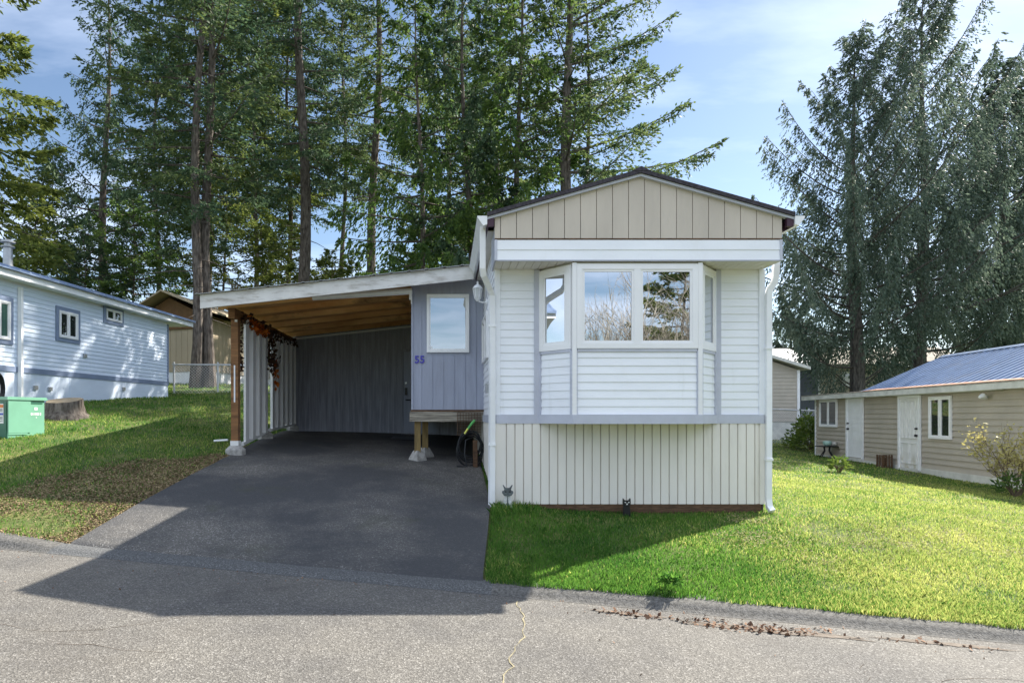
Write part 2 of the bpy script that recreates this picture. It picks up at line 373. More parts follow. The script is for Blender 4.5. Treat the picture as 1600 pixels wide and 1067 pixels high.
def npmesh(name, V, F, m, parent=None, loc=(0, 0, 0), smooth=False):
    if parent is not None: loc = tuple(OFF[parent.name])
    V = np.asarray(V, np.float32)-np.asarray(loc, np.float32); F = np.asarray(F, np.int32); k = F.shape[1]
    me = bpy.data.meshes.new(name)
    me.vertices.add(len(V)); me.vertices.foreach_set('co', V.ravel())
    me.loops.add(F.size); me.loops.foreach_set('vertex_index', F.ravel())
    me.polygons.add(len(F)); me.polygons.foreach_set('loop_start', np.arange(0, F.size, k, dtype=np.int32))
    me.update(calc_edges=True); me.validate()
    o = _finish(name, me, parent, m, smooth)
    if parent is None: o.location = loc; OFF[o.name] = Vector(loc)
    return o
def P(px, py, d): return Vector(((px-697)/1000*d, d, CH-(py-650)/1000*d))
def lerp(a, b, t): return a+(b-a)*t

# ---------------------------------------------------------------- ground: road, kerb, driveway, lawn
KN = Vector((.196, .981)); KD = Vector((.981, -.196))
def R(x): return -.04*14*np.tanh(np.asarray(x, float)/14)
def kt(x, y): return (np.asarray(y)-(5.8-.2*np.asarray(x)))*.981      # distance behind the kerb's front edge
KERBW = .28
def rise(x):
    x = np.asarray(x, float)
    s = lambda v: 1/(1+np.exp(-v*6))
    left = 1-s(x+4.3); right = s(x-.55)
    return .035+.06*left+.04*right
_ctl = [(-3.95, 8.6, -1.08), (-3.9, 10.2, -.87), (-3.83, 11.7, -.71), (-3.8, 16, -.42), (-.5, 11.4, -.80), (-.5, 13.5, -.66), (-1, 16, -.45), (-1, 9, -1.10), (.6, 8.7, -1.2), (.95, 8.45, -1.22), (2.4, 8.7, -1.31), (1.5, 8.7, -1.30), (4.3, 8.7, -1.31), (.6, 12.3, -.80), (.6, 16, -.5),
        (-7.3, 11.5, -.42), (-8.4, 14, -.06), (-9.9, 14.2, .28), (-9.2, 21, .60), (-7, 24, .95), (-5.5, 9.5, -.86), (-6.5, 8.2, -1.15), (-20, 20, .9), (-12, 10, -.3), (-4.4, 11.8, -.56), (-4.6, 16, .0), (-5, 20, .5), (-9, 27, 1.3), (-14, 30, 1.6),
        (5.5, 8.7, -1.33), (9, 8.5, -1.55), (12.5, 14, -1.62), (13.2, 18.3, -1.56), (14, 24.2, -1.50), (8, 12, -1.42), (8, 17, -1.33), (12.7, 25, -1.27), (17, 31, -1.1), (22, 34, -.9), (15, 8, -1.8),
        (2.5, 16, -.8), (2.5, 23, -.2), (3, 30, .3), (9, 26, -.9), (9, 34, -.5), (-10, 36, 1.7), (0, 40, 1.3), (20, 46, -.3), (30, 20, -1.6), (30, 38, -.8), (-30, 36, 2), (-30, 14, .6),
        (-60, 40, 2), (60, 40, -.5), (-60, 100, 2.5), (60, 100, 1), (0, 100, 2), (-120, 60, 2), (120, 60, -.5), (0, 220, 2), (-150, 220, 2), (150, 220, 2), (60, 10, -2.1), (-60, 20, .5), (120, 0, -2.2), (-120, 20, .3)]
for xx in (-60, -30, -18, -12, -8, -6, -4.6, -4, -2, 0, .6, 2, 4, 6, 9, 14, 20, 30, 60):
    _ctl.append((xx, 5.8-.2*xx+KERBW/.981, float(R(xx)+rise(xx)-CH)))
_C = np.array(_ctl); _XY = _C[:, :2]
def _phi(r): return r
_A = _phi(np.linalg.norm(_XY[:, None]-_XY[None], axis=2)); _n = len(_C)
_M = np.zeros((_n+3, _n+3)); _M[:_n, :_n] = _A-.15*np.eye(_n); _M[:_n, _n] = 1; _M[:_n, _n+1:] = _XY; _M[_n, :_n] = 1; _M[_n+1:, :_n] = _XY.T
_W = np.linalg.solve(_M, np.concatenate([_C[:, 2]+CH, np.zeros(3)]))
def G(x, y):
    """yard height"""
    x = np.asarray(x, float); y = np.asarray(y, float); sh = x.shape
    q = np.stack([x.ravel(), y.ravel()], 1); out = np.zeros(len(q))
    for i in range(0, len(q), 20000):
        s = q[i:i+20000]
        out[i:i+20000] = _phi(np.linalg.norm(s[:, None]-_XY[None], axis=2))@_W[:_n]+_W[_n]+s@_W[_n+1:]
    return out.reshape(sh)
def g(x, y): return float(G(x, y))
def gridmesh(name, X, Y, Z, m, smooth=True):
    ny, nx = X.shape; V = np.stack([X, Y, Z], 2).reshape(-1, 3)
    i = np.arange(ny*nx).reshape(ny, nx)
    F = np.stack([i[:-1, :-1], i[:-1, 1:], i[1:, 1:], i[1:, :-1]], 2).reshape(-1, 4)
    return npmesh(name, V, F, m, smooth=smooth)
def vnoise(x, y, s, seed=0):
    """cheap smooth value noise 0..1"""
    x = np.asarray(x)*s+seed*17.3; y = np.asarray(y)*s+seed*9.1
    xi = np.floor(x); yi = np.floor(y); fx = x-xi; fy = y-yi; fx = fx*fx*(3-2*fx); fy = fy*fy*(3-2*fy)
    h = lambda a, b: np.modf(np.abs(np.sin(a*127.1+b*311.7)*43758.5453))[0]
    return (h(xi, yi)*(1-fx)+h(xi+1, yi)*fx)*(1-fy)+(h(xi, yi+1)*(1-fx)+h(xi+1, yi+1)*fx)*fy
def XL(y): return np.interp(y, [6.3, 6.9, 8.6, 11.7, 16.5], [-4.1, -4.05, -3.95, -3.86, -3.8])
def XR(y): return np.interp(y, [5.7, 6.2, 7.4, 8.7, 16.5], [.33, .36, .48, .60, .66])

xs = np.concatenate([np.linspace(-160, -18, 24)[:-1], np.arange(-18, 18, .24), np.linspace(18, 160, 24)])
ys = np.concatenate([np.linspace(-90, -8, 18)[:-1], np.linspace(-8, 3, 12)[:-1], np.arange(3, 28, .24), np.linspace(28, 300, 40)])
X, Y = np.meshgrid(xs, ys); T = kt(X, Y)
Zy = G(X, Y)+(vnoise(X, Y, .8)-.5)*.05*np.clip((T-.4)/1.5, 0, 1)
drv = (X > XL(Y)-.15) & (X < XR(Y)+.1) & (Y < 16.6) & (T > 0)
Zy = np.where(drv, G(X, Y)-.05, Zy)
bl = np.clip((T-.12)/.18, 0, 1); Zr = R(X)-.09
Z = Zr*(1-bl)+Zy*bl; back = np.clip((-T-7.4)/.4, 0, 1); Z = Z+back*.16+np.clip(-T-9, 0, 60)*.015
lm = mat('lawn_turf', (.045, .085, .015), .95, .3, 1.5, col2=(.13, .135, .035), bump=1, bscale=50)
mix_over(lm, (.085, .062, .036), 1.1, .60, .72, (1, 1, 1), .8, 2)
tag(gridmesh('lawn', X, Y, Z, lm), kind='structure')
# road sheet
sv = np.concatenate([np.linspace(-120, -14, 30)[:-1], np.linspace(-14, 14, 80), np.linspace(14, 120, 30)[1:]]); tv = np.linspace(-7.6, .02, 24)
Sg, Tg = np.meshgrid(sv, tv)
RX = Sg*KD.x+Tg*KN.x; RY = 5.8+Sg*KD.y+Tg*KN.y; RZ = R(RX)
tag(gridmesh('road', RX, RY, RZ, MT['road']), kind='structure')
# rolled kerb, three runs
prof = [(-.005, .000), (.03, .012), (.07, .55), (.12, .88), (.19, 1.0), (KERBW+.06, 1.02)]
def kerb(name, s0, s1, m, front=True):
    sv = np.linspace(s0, s1, max(4, int((s1-s0)/.15))); V = []
    pt = np.array([p[0] for p in prof]); pz = np.array([p[1] for p in prof])
    if not front: pt = -7.6-pt
    Sg, Tg = np.meshgrid(sv, pt); X = Sg*KD.x+Tg*KN.x; Y = 5.8+Sg*KD.y+Tg*KN.y
    rz = rise(X) if front else .09
    wob = 1+.10*(vnoise(X, Y, 2.2)-.5)
    Z = R(X)+rz*pz[:, None]*wob+np.where(pz[:, None] <= .02, .002, 0)
    return tag(gridmesh(name, X, Y, Z, m), kind='structure')
sL = -4.15/.981; sR = .40/.981
kerb('kerb', -60, sL, MT['kerb']); kerb('dropped_kerb', sL, sR, MT['kerbpale']); kerb('kerb', sR, 60, MT['kerb']); kerb('kerb', -60, 60, MT['kerb'], False)
# driveway sheet
u = np.linspace(0, 1, 34); v = np.linspace(0, 1, 90); U, Vv = np.meshgrid(u, v)
X = np.zeros_like(U); Y = np.zeros_like(U)
X = lerp(XL(7)*np.ones_like(U), XR(6), U)
for _ in range(3):
    Y = lerp(5.8-.2*X+(KERBW-.02)/.981, 16.45, Vv**1.15); X = lerp(XL(Y), XR(Y), U)
edge = (vnoise(Y, X, 1.7, 3)-.5)*.06
X = X+np.where(U < .001, edge, 0)
Z = G(X, Y)+.012
Z = np.where(Vv < .001, R(X)+rise(X)*1.0-.012, Z)
tag(gridmesh('driveway', X, Y, Z, MT['drive']), kind='structure')
# a mossy crack across the road
rg = np.random.default_rng(5); pts = []
b = MB(); y = 5.55; x = .62; w0 = .005
prev = None
while y > 1.6:
    x2 = x+rg.normal(0, .022)-.004*(5.5-y); y2 = y-.07; ww = w0*rg.uniform(.4, 1.5)
    if prev is None: prev = ((x-ww, y), (x+ww, y))
    cur = ((x2-ww, y2), (x2+ww, y2))
    b.quad((*prev[0], float(R(prev[0][0]))+.004), (*prev[1], float(R(prev[1][0]))+.004), (*cur[1], float(R(cur[1][0]))+.004), (*cur[0], float(R(cur[0][0]))+.004))
    prev = cur; x, y = x2, y2
tag(b.build('road_crack', MT['moss']), kind='structure')
b = MB()
for x, y, a, n_ in ((-3.4, 4.6, -.5, 26), (-2.6, 4.15, .5, 12), (2.9, 4.4, -2.5, 20), (4.6, 3.9, -2.9, 24), (-1.2, 3.1, -.2, 26), (-.4, 3.05, -1.4, 10)):
    prev = None
    for k in range(n_):
        a += rg.normal(0, .28); x += math.cos(a)*.07; y += math.sin(a)*.05; w0 = .0022*rg.uniform(.5, 1.3)
        cur = ((x, y-w0), (x, y+w0))
        if prev: b.quad(*[(p[0], p[1], float(R(p[0]))+.003) for p in (prev[0], cur[0], cur[1], prev[1])])
        prev = cur
tag(b.build('road_crack', MT['soil']), kind='structure')

# ---------------------------------------------------------------- grass, litter, chips (nobody could count them)
def soilmask(x, y):
    """bare leaf-littered strip beside the driveway"""
    c = XL(y)-.05
    wdt = np.interp(y, [6.5, 8, 9.5, 11.5, 12.3], [1.9, 2.3, 1.7, .5, .1])
    m = np.clip((x-(c-wdt)+(vnoise(x, y, 1.6, 4)-.5)*1.1)/.5, 0, 1)
    return np.where((x < c+.4) & (y < 12.5), m, 0)
def blades(n, seed):
    rng = np.random.default_rng(seed)
    z = 1/rng.uniform(1/46, 1/3.6, n)                     # pdf ~ 1/z^2 : even over the picture
    u = np.where(rng.uniform(0, 1, n) < .30, rng.uniform(-1.9, 2.4, n), rng.uniform(-.80, 1.02, n)); x = u*z; y = z
    t = kt(x, y); ok = (t > np.where(x > .4, KERBW-.10, KERBW-.03)+(vnoise(x, y, 3.5, 21)-.5)*.07)
    ok &= ~((x > XL(y)-.02) & (x < XR(y)+.02) & (y < 16.5))
    ok &= ~((x > .66) & (x < 4.32) & (y > 8.72) & (y < 22))
    ok &= ~((x > 13.2+.133*(y-18.3)-.02) & (y > 12.5) & (y < 24.3) & (x < 22))
    ok &= ~((x < -9.13+.108*(y-21)) & (y < 21))
    ok &= rng.uniform(0, 1, n) > soilmask(x, y)*.86
    thin = vnoise(x, y, 1.3, 7)*.6+vnoise(x, y, 4.1, 8)*.4
    ok &= rng.uniform(0, 1, n) < np.clip(.25+thin*1.5, .2, 1)
    x, y, t, thin = x[ok], y[ok], t[ok], thin[ok]; n = len(x)
    z0 = np.where(t < KERBW, R(x)+rise(x), G(x, y))+(vnoise(x, y, .8)-.5)*.05*np.clip((t-.4)/1.5, 0, 1)
    hgt = rng.uniform(.022, .058, n)*(.65+.6*vnoise(x, y, 2.3, 2))*np.where(x > 4.4, .8, 1)*np.interp(y, [5, 10, 20, 45], [.9, 1.0, 1.3, 2.2])
    nearwall = (x > .5) & (x < 4.5) & (y > 8.1) & (y < 8.75); hgt = np.where(nearwall & (x < 1.25), hgt*1.8, hgt)
    edgek = (t < KERBW+.15); hgt = np.where(edgek, hgt*1.25, hgt)
    wd = .0032*np.interp(y, [5, 10, 20, 45], [.9, 1.35, 2.8, 6.5])*rng.uniform(.7, 1.4, n)
    a = rng.uniform(0, 2*np.pi, n); la = rng.uniform(0, 2*np.pi, n); lean = rng.uniform(.1, .95, n)*hgt
    lx, ly = np.cos(la)*lean, np.sin(la)*lean; cx, cy = np.cos(a)*wd, np.sin(a)*wd
    V = np.empty((n, 5, 3))
    V[:, 0] = np.stack([x-cx, y-cy, z0-.012], 1); V[:, 1] = np.stack([x+cx, y+cy, z0-.012], 1)
    V[:, 2] = np.stack([x+lx*.4+cx*.7, y+ly*.4+cy*.7, z0+hgt*.62], 1); V[:, 3] = np.stack([x+lx, y+ly, z0+hgt*.95], 1)
    V[:, 4] = np.stack([x+lx*.4-cx*.7, y+ly*.4-cy*.7, z0+hgt*.62], 1)
    lush_shade = np.clip(np.where(x > .3, np.interp(x+.25*(8.7-y), [3.0, 5.2], [.97, .12]), .72)+(vnoise(x, y, .9, 12)-.5)*.7, .05, .98)  # more shade-darkened blades before the house and on the left lawn
    lush_shade = np.where((x > 5) & (y > 14), lush_shade+.25, lush_shade); lu = rng.uniform(0, 1, n) < lush_shade
    out = []
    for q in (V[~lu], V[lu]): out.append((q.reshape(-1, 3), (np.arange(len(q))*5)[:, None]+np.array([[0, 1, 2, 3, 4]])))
    return out
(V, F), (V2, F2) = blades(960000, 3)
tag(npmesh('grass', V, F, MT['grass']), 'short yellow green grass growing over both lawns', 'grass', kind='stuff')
tag(npmesh('lush_shade_grass', V2, F2, MT['lush_shade']), 'rich deep green grass, darkened for the shade, thickest in front of the skirting', 'grass', kind='stuff')
def chips(name, x, y, zf, size, m, seed, lab, cat, flat=.5):
    rng = np.random.default_rng(seed); n = len(x); a = rng.uniform(0, 6.28, n); s = size*rng.uniform(.5, 1.5, n); e = rng.uniform(.3, .7, n)
    t1 = np.stack([np.cos(a)*s, np.sin(a)*s, rng.normal(0, flat, n)*s], 1); t2 = np.stack([-np.sin(a)*s*e, np.cos(a)*s*e, rng.normal(0, flat, n)*s], 1)
    c = np.stack([x, y, zf+s*.35+.004], 1)
    V = np.stack([c-t1, c-t2*.9, c+t1, c+t2], 1).reshape(-1, 3); F = (np.arange(n)*4)[:, None]+np.arange(4)[None]
    return tag(npmesh(name, V, F, m), lab, cat, kind='stuff')
rng = np.random.default_rng(11); n = 130000
y = rng.uniform(6.6, 12.6, n); x = XL(y)-rng.uniform(-.02, 1, n)**1.3*3.0; k = (kt(x, y) > KERBW) & (rng.uniform(0, 1, n) < soilmask(x, y)) & (rng.uniform(0, 1, n) < .62)
x, y = x[k], y[k]
chips('leaf_litter', x, y, G(x, y)+(vnoise(x, y, .8)-.5)*.05, .0135, MT['straw'], 2, 'dry brown leaf litter strewn beside the driveway', 'leaf litter', .3)
# bark crumbs on the road in front of the right kerb, clustered
cl = [(1.5, 5.30, .16, 60), (2.05, 5.22, .22, 45), (2.35, 5.02, .22, 110), (2.62, 5.03, .16, 80), (2.9, 5.06, .14, 26), (3.75, 4.84, .2, 26), (4.5, 4.7, .25, 14)]
X_, Y_ = [], []
for cx, cy, sg, nn in cl:
    X_.append(rng.normal(cx, sg, nn)); Y_.append(rng.normal(cy, .05, nn)-.2*(X_[-1]-cx))
x = np.concatenate(X_); y = np.concatenate(Y_); k = kt(x, y) < .0; x, y = x[k], y[k]
chips('bark_crumbs', x, y, R(x), .017, MT['barkchip'], 4, 'broken brown bark crumbs lying on the road by the kerb', 'bark crumbs', .45)
x = rng.uniform(-9, 6, 260); y = 5.8-.2*x-rng.exponential(.35, 260); k = y > 2.0
chips('road_grit', x[k], y[k], R(x[k]), .008, MT['barkchip'], 8, 'fine brown grit scattered over the asphalt road', 'grit')
X_, Y_ = [], []
for cx, cy, sg, nn in ((3.6, 7.4, .30, 500), (4.9, 7.2, .28, 380), (5.6, 7.9, .4, 420), (6.3, 9.0, .5, 420), (4.0, 6.6, .25, 260), (7.8, 8.4, .6, 380), (8.2, 11.0, .7, 320), (3.9, 8.3, .16, 300), (6.6, 6.9, .4, 260), (10.5, 13, .8, 260)):
    X_.append(rng.normal(cx, sg*1.2, nn*2)); Y_.append(rng.normal(cy, sg*.8, nn*2))
x = np.concatenate(X_); y = np.concatenate(Y_)
chips('dry_thatch', x, y, G(x, y)+.012, .011, MT['thatch'], 14, 'pale dry thatch and dead grass lying in patches on the lawn', 'dry grass', .35)
# dirt washed along the right kerb: a thin layer of soil
V = []; F = []
for i, (cx, cy, rx, ry) in enumerate([(2.55, 5.02, .75, .075), (1.5, 5.32, .35, .05), (3.75, 4.86, .5, .05)]):
    aa = np.linspace(0, 2*np.pi, 60, endpoint=False); rr = rng.uniform(.55, 1.1, 60)
    px = cx+np.cos(aa)*rx*rr; py = cy+np.sin(aa)*ry*rr-.2*(px-cx); py = np.minimum(py, 5.79-.2*px)
    b0 = len(V); V += [(cx, cy, float(R(cx))+.006)]+[(a_, b_, float(R(a_))+.004) for a_, b_ in zip(px, py)]
    F += [(b0, b0+1+j, b0+1+(j+1) % 60) for j in range(60)]
dm = mat('washed_soil', (.12, .095, .072), .95, .35, 14, col2=(.19, .16, .13), bump=.6)
tag(npmesh('washed_soil', np.array(V), np.array(F), dm), kind='structure')

# ---------------------------------------------------------------- building helpers
def lb(mb, a, d, n, s0, s1, n0, n1, z0, z1):
    """box in a wall's own frame: s along the wall, n outwards"""
    q = lambda s, e: (a[0]+d.x*s+n.x*e, a[1]+d.y*s+n.y*e)
    c = [q(s0, n0), q(s1, n0), q(s1, n1), q(s0, n1)]
    return mb.hexa([(*p, z0) for p in c]+[(*p, z1) for p in c])
def window(parent, a, b, z0, z1, lights=2, fw=.05, proud=.05, outer=None, fm='vinyl', gm='pane', name='window', split=None, sill=True):
    d = Vector((b[0]-a[0], b[1]-a[1])); Ln = d.length; d.normalize(); n = Vector((d.y, -d.x))
    if outer:
        mb = MB(); ow = outer[0]
        lb(mb, a, d, n, -ow, Ln+ow, .002, proud*.55, z1, z1+ow); lb(mb, a, d, n, -ow, Ln+ow, .002, proud*.55, z0-ow, z0)
        lb(mb, a, d, n, -ow, 0, .002, proud*.55, z0, z1); lb(mb, a, d, n, Ln, Ln+ow, .002, proud*.55, z0, z1)
        mb.build('window_trim', MT[outer[1]], parent)
    mb = MB()
    lb(mb, a, d, n, 0, Ln, 0, proud, z0, z0+fw); lb(mb, a, d, n, 0, Ln, 0, proud, z1-fw, z1)
    lb(mb, a, d, n, 0, fw, 0, proud, z0+fw, z1-fw); lb(mb, a, d, n, Ln-fw, Ln, 0, proud, z0+fw, z1-fw)
    e = [0]+[Ln*k/lights for k in range(1, lights)]+[Ln]
    if split: e = [0]+[Ln*s for s in split]+[Ln]
    for x in e[1:-1]: lb(mb, a, d, n, x-fw*.6, x+fw*.6, 0, proud*.96, z0+fw, z1-fw)
    fr = mb.build(name, MT[fm], parent)
    for k in range(len(e)-1):
        s0 = e[k]+(fw if k == 0 else fw*.6); s1 = e[k+1]-(fw if k == len(e)-2 else fw*.6)
        # inner sash
        m2 = MB(); sw = fw*.45
        lb(m2, a, d, n, s0, s1, .004, proud*.7, z0+fw, z0+fw+sw); lb(m2, a, d, n, s0, s1, .004, proud*.7, z1-fw-sw, z1-fw)
        lb(m2, a, d, n, s0, s0+sw, .004, proud*.7, z0+fw+sw, z1-fw-sw); lb(m2, a, d, n, s1-sw, s1, .004, proud*.7, z0+fw+sw, z1-fw-sw)
        m2.build('sash', MT[fm], fr)
        pn = MB(); lb(pn, a, d, n, s0+sw*.5, s1-sw*.5, .006, proud*.38, z0+fw+sw*.5, z1-fw-sw*.5)
        pn.build('pane', MT[gm] if isinstance(gm, str) else MT[gm[k]], fr)
    return fr
def ribs(mb, a, b, zb, zt, pitch=.115, depth=.014, out=1, duty=.62):
    A = Vector(a); B = Vector(b); Ln = (B-A).length; d = (B-A)/Ln; n = Vector((d.y, -d.x))*out
    prof = []; x = 0
    while x < Ln:
        for f, e in (((0, depth), (duty, depth), (duty+.09, 0), (.91, 0)) if duty < .7 else ((0, depth), (duty, depth), (duty+.02, 0), (.97, 0))):
            if x+f*pitch < Ln: prof.append((x+f*pitch, e))
        x += pitch
    prof.append((Ln, 0))
    for (s0, e0), (s1, e1) in zip(prof[:-1], prof[1:]):
        p = A+d*s0+n*e0; q = A+d*s1+n*e1
        mb.quad((p.x, p.y, zb(s0)), (q.x, q.y, zb(s1)), (q.x, q.y, zt(s1)), (p.x, p.y, zt(s0)))
    return mb
H = lambda h: h+CH
K = lambda c: (lambda s: c)

# ================================================================ the mobile home (number 55)
xl, xr, yf, yb = .678, 4.30, 8.70, 22.6
home = thing('mobile_home', 'white mobile home with beige gable, bay window and ribbed skirting in the middle', 'mobile home', (2.48, 8.7, H(-1.25)))
MB().box(xl+.03, xr-.03, yf+.03, yb-.03, H(-1.0), H(2.42)).build('inner_wall', MT['cream'], home)
m = MB(); m.lap((xl, yf), (1.27, yf), H(.02), H(1.99)); m.cut(); m.lap((3.65, yf), (xr, yf), H(.02), H(1.99)); m.build_each('front_siding', MT['siding'], home)
m = MB(); m.lap((xl, yb), (xl, yf), H(.02), H(2.42)); m.build('side_siding', MT['siding'], home)
m = MB(); m.lap((xr, yf), (xr, yb), H(.02), H(2.42)); m.cut(); m.lap((xr, yb), (xl, yb), H(-.4), H(2.42)); m.build_each('side_siding', MT['siding'], home)
# bay
A, B_, C_, D = (1.27, yf), (1.65, 8.25), (3.267, 8.25), (3.65, yf)
bay = MB().prism([(A[0]+.02, yf+.02, H(-.1)), (B_[0]+.012, B_[1]+.03, H(-.1)), (C_[0]-.012, C_[1]+.03, H(-.1)), (D[0]-.02, yf+.02, H(-.1))], (0, 0, 2.085)).build('bay', MT['white'], home)
m = MB()
for a, b in ((A, B_), (B_, C_), (C_, D)): m.lap(a, b, H(.02), H(.87))
m.build('bay_siding', MT['siding'], bay)
m = MB()
for i, (a, b) in enumerate(((A, B_), (B_, C_), (C_, D))):
    d = Vector((b[0]-a[0], b[1]-a[1])); Ln = d.length; d.normalize(); n = Vector((d.y, -d.x))
    e0 = .028 if i == 1 else .035
    lb(m, a, d, n, .0, .04, .001, e0, H(.02), H(.84)); lb(m, a, d, n, Ln-.04, Ln, .001, e0, H(.02), H(.84))
    lb(m, a, d, n, .04, Ln-.04, .001, .024, H(.83), H(.87))
m.build('bay_trim', MT['trimgrey'], bay)
m = MB()
for p in (B_, C_): m.box(p[0]-.028, p[0]+.028, p[1]-.034, p[1]+.02, H(.0), H(1.97)); m.cut()
m.build_each('corner_post', MT['vinyl'], bay)
m = MB(); m.box(A[0]-.075, A[0]-.002, yf-.035, yf+.01, H(.02), H(1.98)); m.cut(); m.box(D[0]+.002, D[0]+.075, yf-.035, yf+.01, H(.02), H(1.98)); m.build_each('corner_trim', MT['trimgrey'], bay)
def seg(a, b, s0, s1):
    d = Vector((b[0]-a[0], b[1]-a[1])).normalized(); Ln = math.dist(a, b); return (a[0]+d.x*s0, a[1]+d.y*s0), (b[0]-d.x*s1, b[1]-d.y*s1)
window(home, *seg(B_, C_, .03, .03), H(.87), H(1.955), 2, .07, .035, name='front_window', gm='pane')
window(home, *seg(A, B_, .01, .035), H(.87), H(1.955), 1, .075, .03, name='left_bay_window')
window(home, *seg(C_, D, .035, .01), H(.87), H(1.955), 1, .075, .03, name='right_bay_window')
# grey belt trim following the bay
m = MB(); z0, z1 = H(-.10), H(.018)
pts = [(xl, yf), A, B_, C_, D, (xr, yf)]
off = []
for i, p in enumerate(pts):
    nn = Vector((0, 0))
    for j in (i-1, i):
        if 0 <= j < len(pts)-1:
            d = Vector((pts[j+1][0]-pts[j][0], pts[j+1][1]-pts[j][1])).normalized(); nn += Vector((d.y, -d.x))
    nn.normalize(); off.append((p[0]+nn.x*.05, p[1]+nn.y*.05))
for i in range(5):
    m.hexa([(*off[i], z0), (*off[i+1], z0), (*pts[i+1], z0), (*pts[i], z0), (*off[i], z1), (*off[i+1], z1), (*pts[i+1], z1), (*pts[i], z1)])
m.box(xl-.03, xl-.001, yf-.028, yb, z0, z1); m.box(xr+.001, xr+.03, yf-.028, yb, z0, z1)
m.build('belt_trim', MT['trimgrey'], home)
m = MB(); ribs(m, (xl+.03, yf-.012), (xr-.03, yf-.012), K(H(-1.19)), K(H(-.10)), .116, .026, duty=.87); m.build('front_skirting', MT['cream'], home)
m = MB(); ribs(m, (xl+.004, yb), (xl+.004, yf), lambda s: g(.5, yb-s)+.02, K(H(-.10)), .3, .02); m.cut(); ribs(m, (xr-.004, yf), (xr-.004, yb), lambda s: g(xr, yf+s)-.05, K(H(-.10)), .3, .02); m.build_each('side_skirting', MT['cream'], home)
m = MB(); m.box(xl+.03, xr-.03, yf-.034, yf+.03, H(-1.36), H(-1.188)); m.build('base_board', MT['oldwood'], home)
m = MB(); m.box(xl-.012, xl+.05, yf-.044, yf+.02, H(-1.19), H(-.1)); m.cut(); m.box(xr-.05, xr+.012, yf-.044, yf+.02, H(-1.19), H(-.1)); m.build_each('skirting_corner', MT['cream'], home)
m = MB(); m.box(xl-.02, xl+.055, yf-.032, yf+.01, H(.018), H(1.985)); m.cut(); m.box(xr-.055, xr+.02, yf-.032, yf+.01, H(.018), H(1.985)); m.build_each('corner_board', MT['siding'], home)
# overhang, gable, roof
yo = 8.20
rt = lambda x: H(3.14)-abs(x-2.48)*(.55/1.95)
m = MB(); m.prism([(.64, yo+.025, H(2.0)), (4.29, yo+.025, H(2.0)), (4.29, yo+.025, rt(4.29)-.09), (2.48, yo+.025, rt(2.48)-.09), (.64, yo+.025, rt(.64)-.09)], (0, .6, 0)); m.build('gable_core', MT['beige'], home)
m = MB(); m.planks((.623, yo), (4.303, yo), K(H(2.275)), lambda s: rt(.623+s)-.05, .205, .0075, .012, first=.075)
gp = m.build('gable_panel', MT['beige'], home)
m = MB()
for a in (.623, 2.48):
    b = a+(1.857 if a < 1 else 1.823); m.quad((a, yo+.012, H(2.26)), (b, yo+.012, H(2.26)), (b, yo+.012, rt(b)-.05), (a, yo+.012, rt(a)-.05))
m.box(.62, 4.306, yo-.006, yo+.02, H(2.255), H(2.275)); m.build('panel_joint', MT['oldwood'], gp)
m = MB(); m.lap((.645, yo-.001), (4.281, yo-.001), H(2.0), H(2.255), .128, .010); m.build('fascia_band', MT['siding'], home)
m = MB(); m.box(.622, .655, yo-.016, yo+.03, H(1.99), H(2.255)); m.box(4.272, 4.305, yo-.016, yo+.03, H(1.99), H(2.255)); m.box(.655, 4.272, yo-.014, yo+.02, H(1.984), H(2.0)); m.box(.622, .64, yo+.03, yf+.1, H(1.99), H(2.43)); m.box(4.288, 4.305, yo+.03, yf+.1, H(1.99), H(2.43)); m.build('band_trim', MT['trimgrey'], home)
m = MB(); x = .64
while x < 4.28: m.box(x+.003, min(x+.097, 4.288), yo+.02, yf+.1, H(1.986), H(1.998)); x += .1
m.box(.64, 4.288, yo+.02, yf+.1, H(1.998), H(2.004)); m.build('soffit', MT['cream'], home)
for sx in (-1, 1):
    xe = 2.48+sx*1.955; m = MB()
    m.prism([(2.48, 8.12, rt(2.48)), (xe, 8.12, rt(xe)), (xe, 8.12, rt(xe)-.05), (2.48, 8.12, rt(2.48)-.05)], (0, 14.6, 0))
    r_ = m.build('roof', MT['shingle'], home)
    if sx < 0:
        c = MB(); y = 8.12
        c.prism([(2.36, 8.115, rt(2.36)+.004), (2.48, 8.115, rt(2.48)+.03), (2.6, 8.115, rt(2.6)+.004)], (0, 14.6, 0)); c.build('ridge_cap', MT['shingle'], r_)
    m = MB(); m.prism([(2.48, 8.15, rt(2.48)-.051), (xe, 8.15, rt(xe)-.051), (xe, 8.15, rt(xe)-.085), (2.48, 8.15, rt(2.48)-.085)], (0, .07, 0)); m.build('rake_board', MT['trimgrey'], home)
    m = MB(); x0, x1 = sorted((xe, xe-sx*.085)); m.box(x0, x1, 8.16, 8.215, rt(xe)-.17, rt(xe)-.052); x0, x1 = sorted((xe, xe-sx*.02)); m.box(x0, x1, 8.215, 22.6, rt(xe)-.17, rt(xe)-.052); m.build('eave_fascia', MT['plum'], home)
    m = MB(); x0, x1 = sorted((xe-sx*.02, 2.48+sx*1.80)); m.box(x0, x1, 8.4, 22.6, rt(xe)-.17, rt(xe)-.155); m.build('eave_soffit', MT['cream'], home)
    zt = rt(xe)-.045; pr = [(0, 0), (0, -.105), (.05, -.125), (.085, -.075), (.125, -.02), (.125, 0), (.113, 0), (.075, -.07), (.046, -.112), (.012, -.097), (.012, 0)]
    m = MB(); m.prism([(xe+sx*(.002+a), 8.14, zt+b) for a, b in pr], (0, 14.5, 0)); m.prism([(xe+sx*(.002+a), 8.135, zt+b) for a, b in pr[:6]], (0, .006, 0)); gt = m.build('gutter', MT['white'], home)
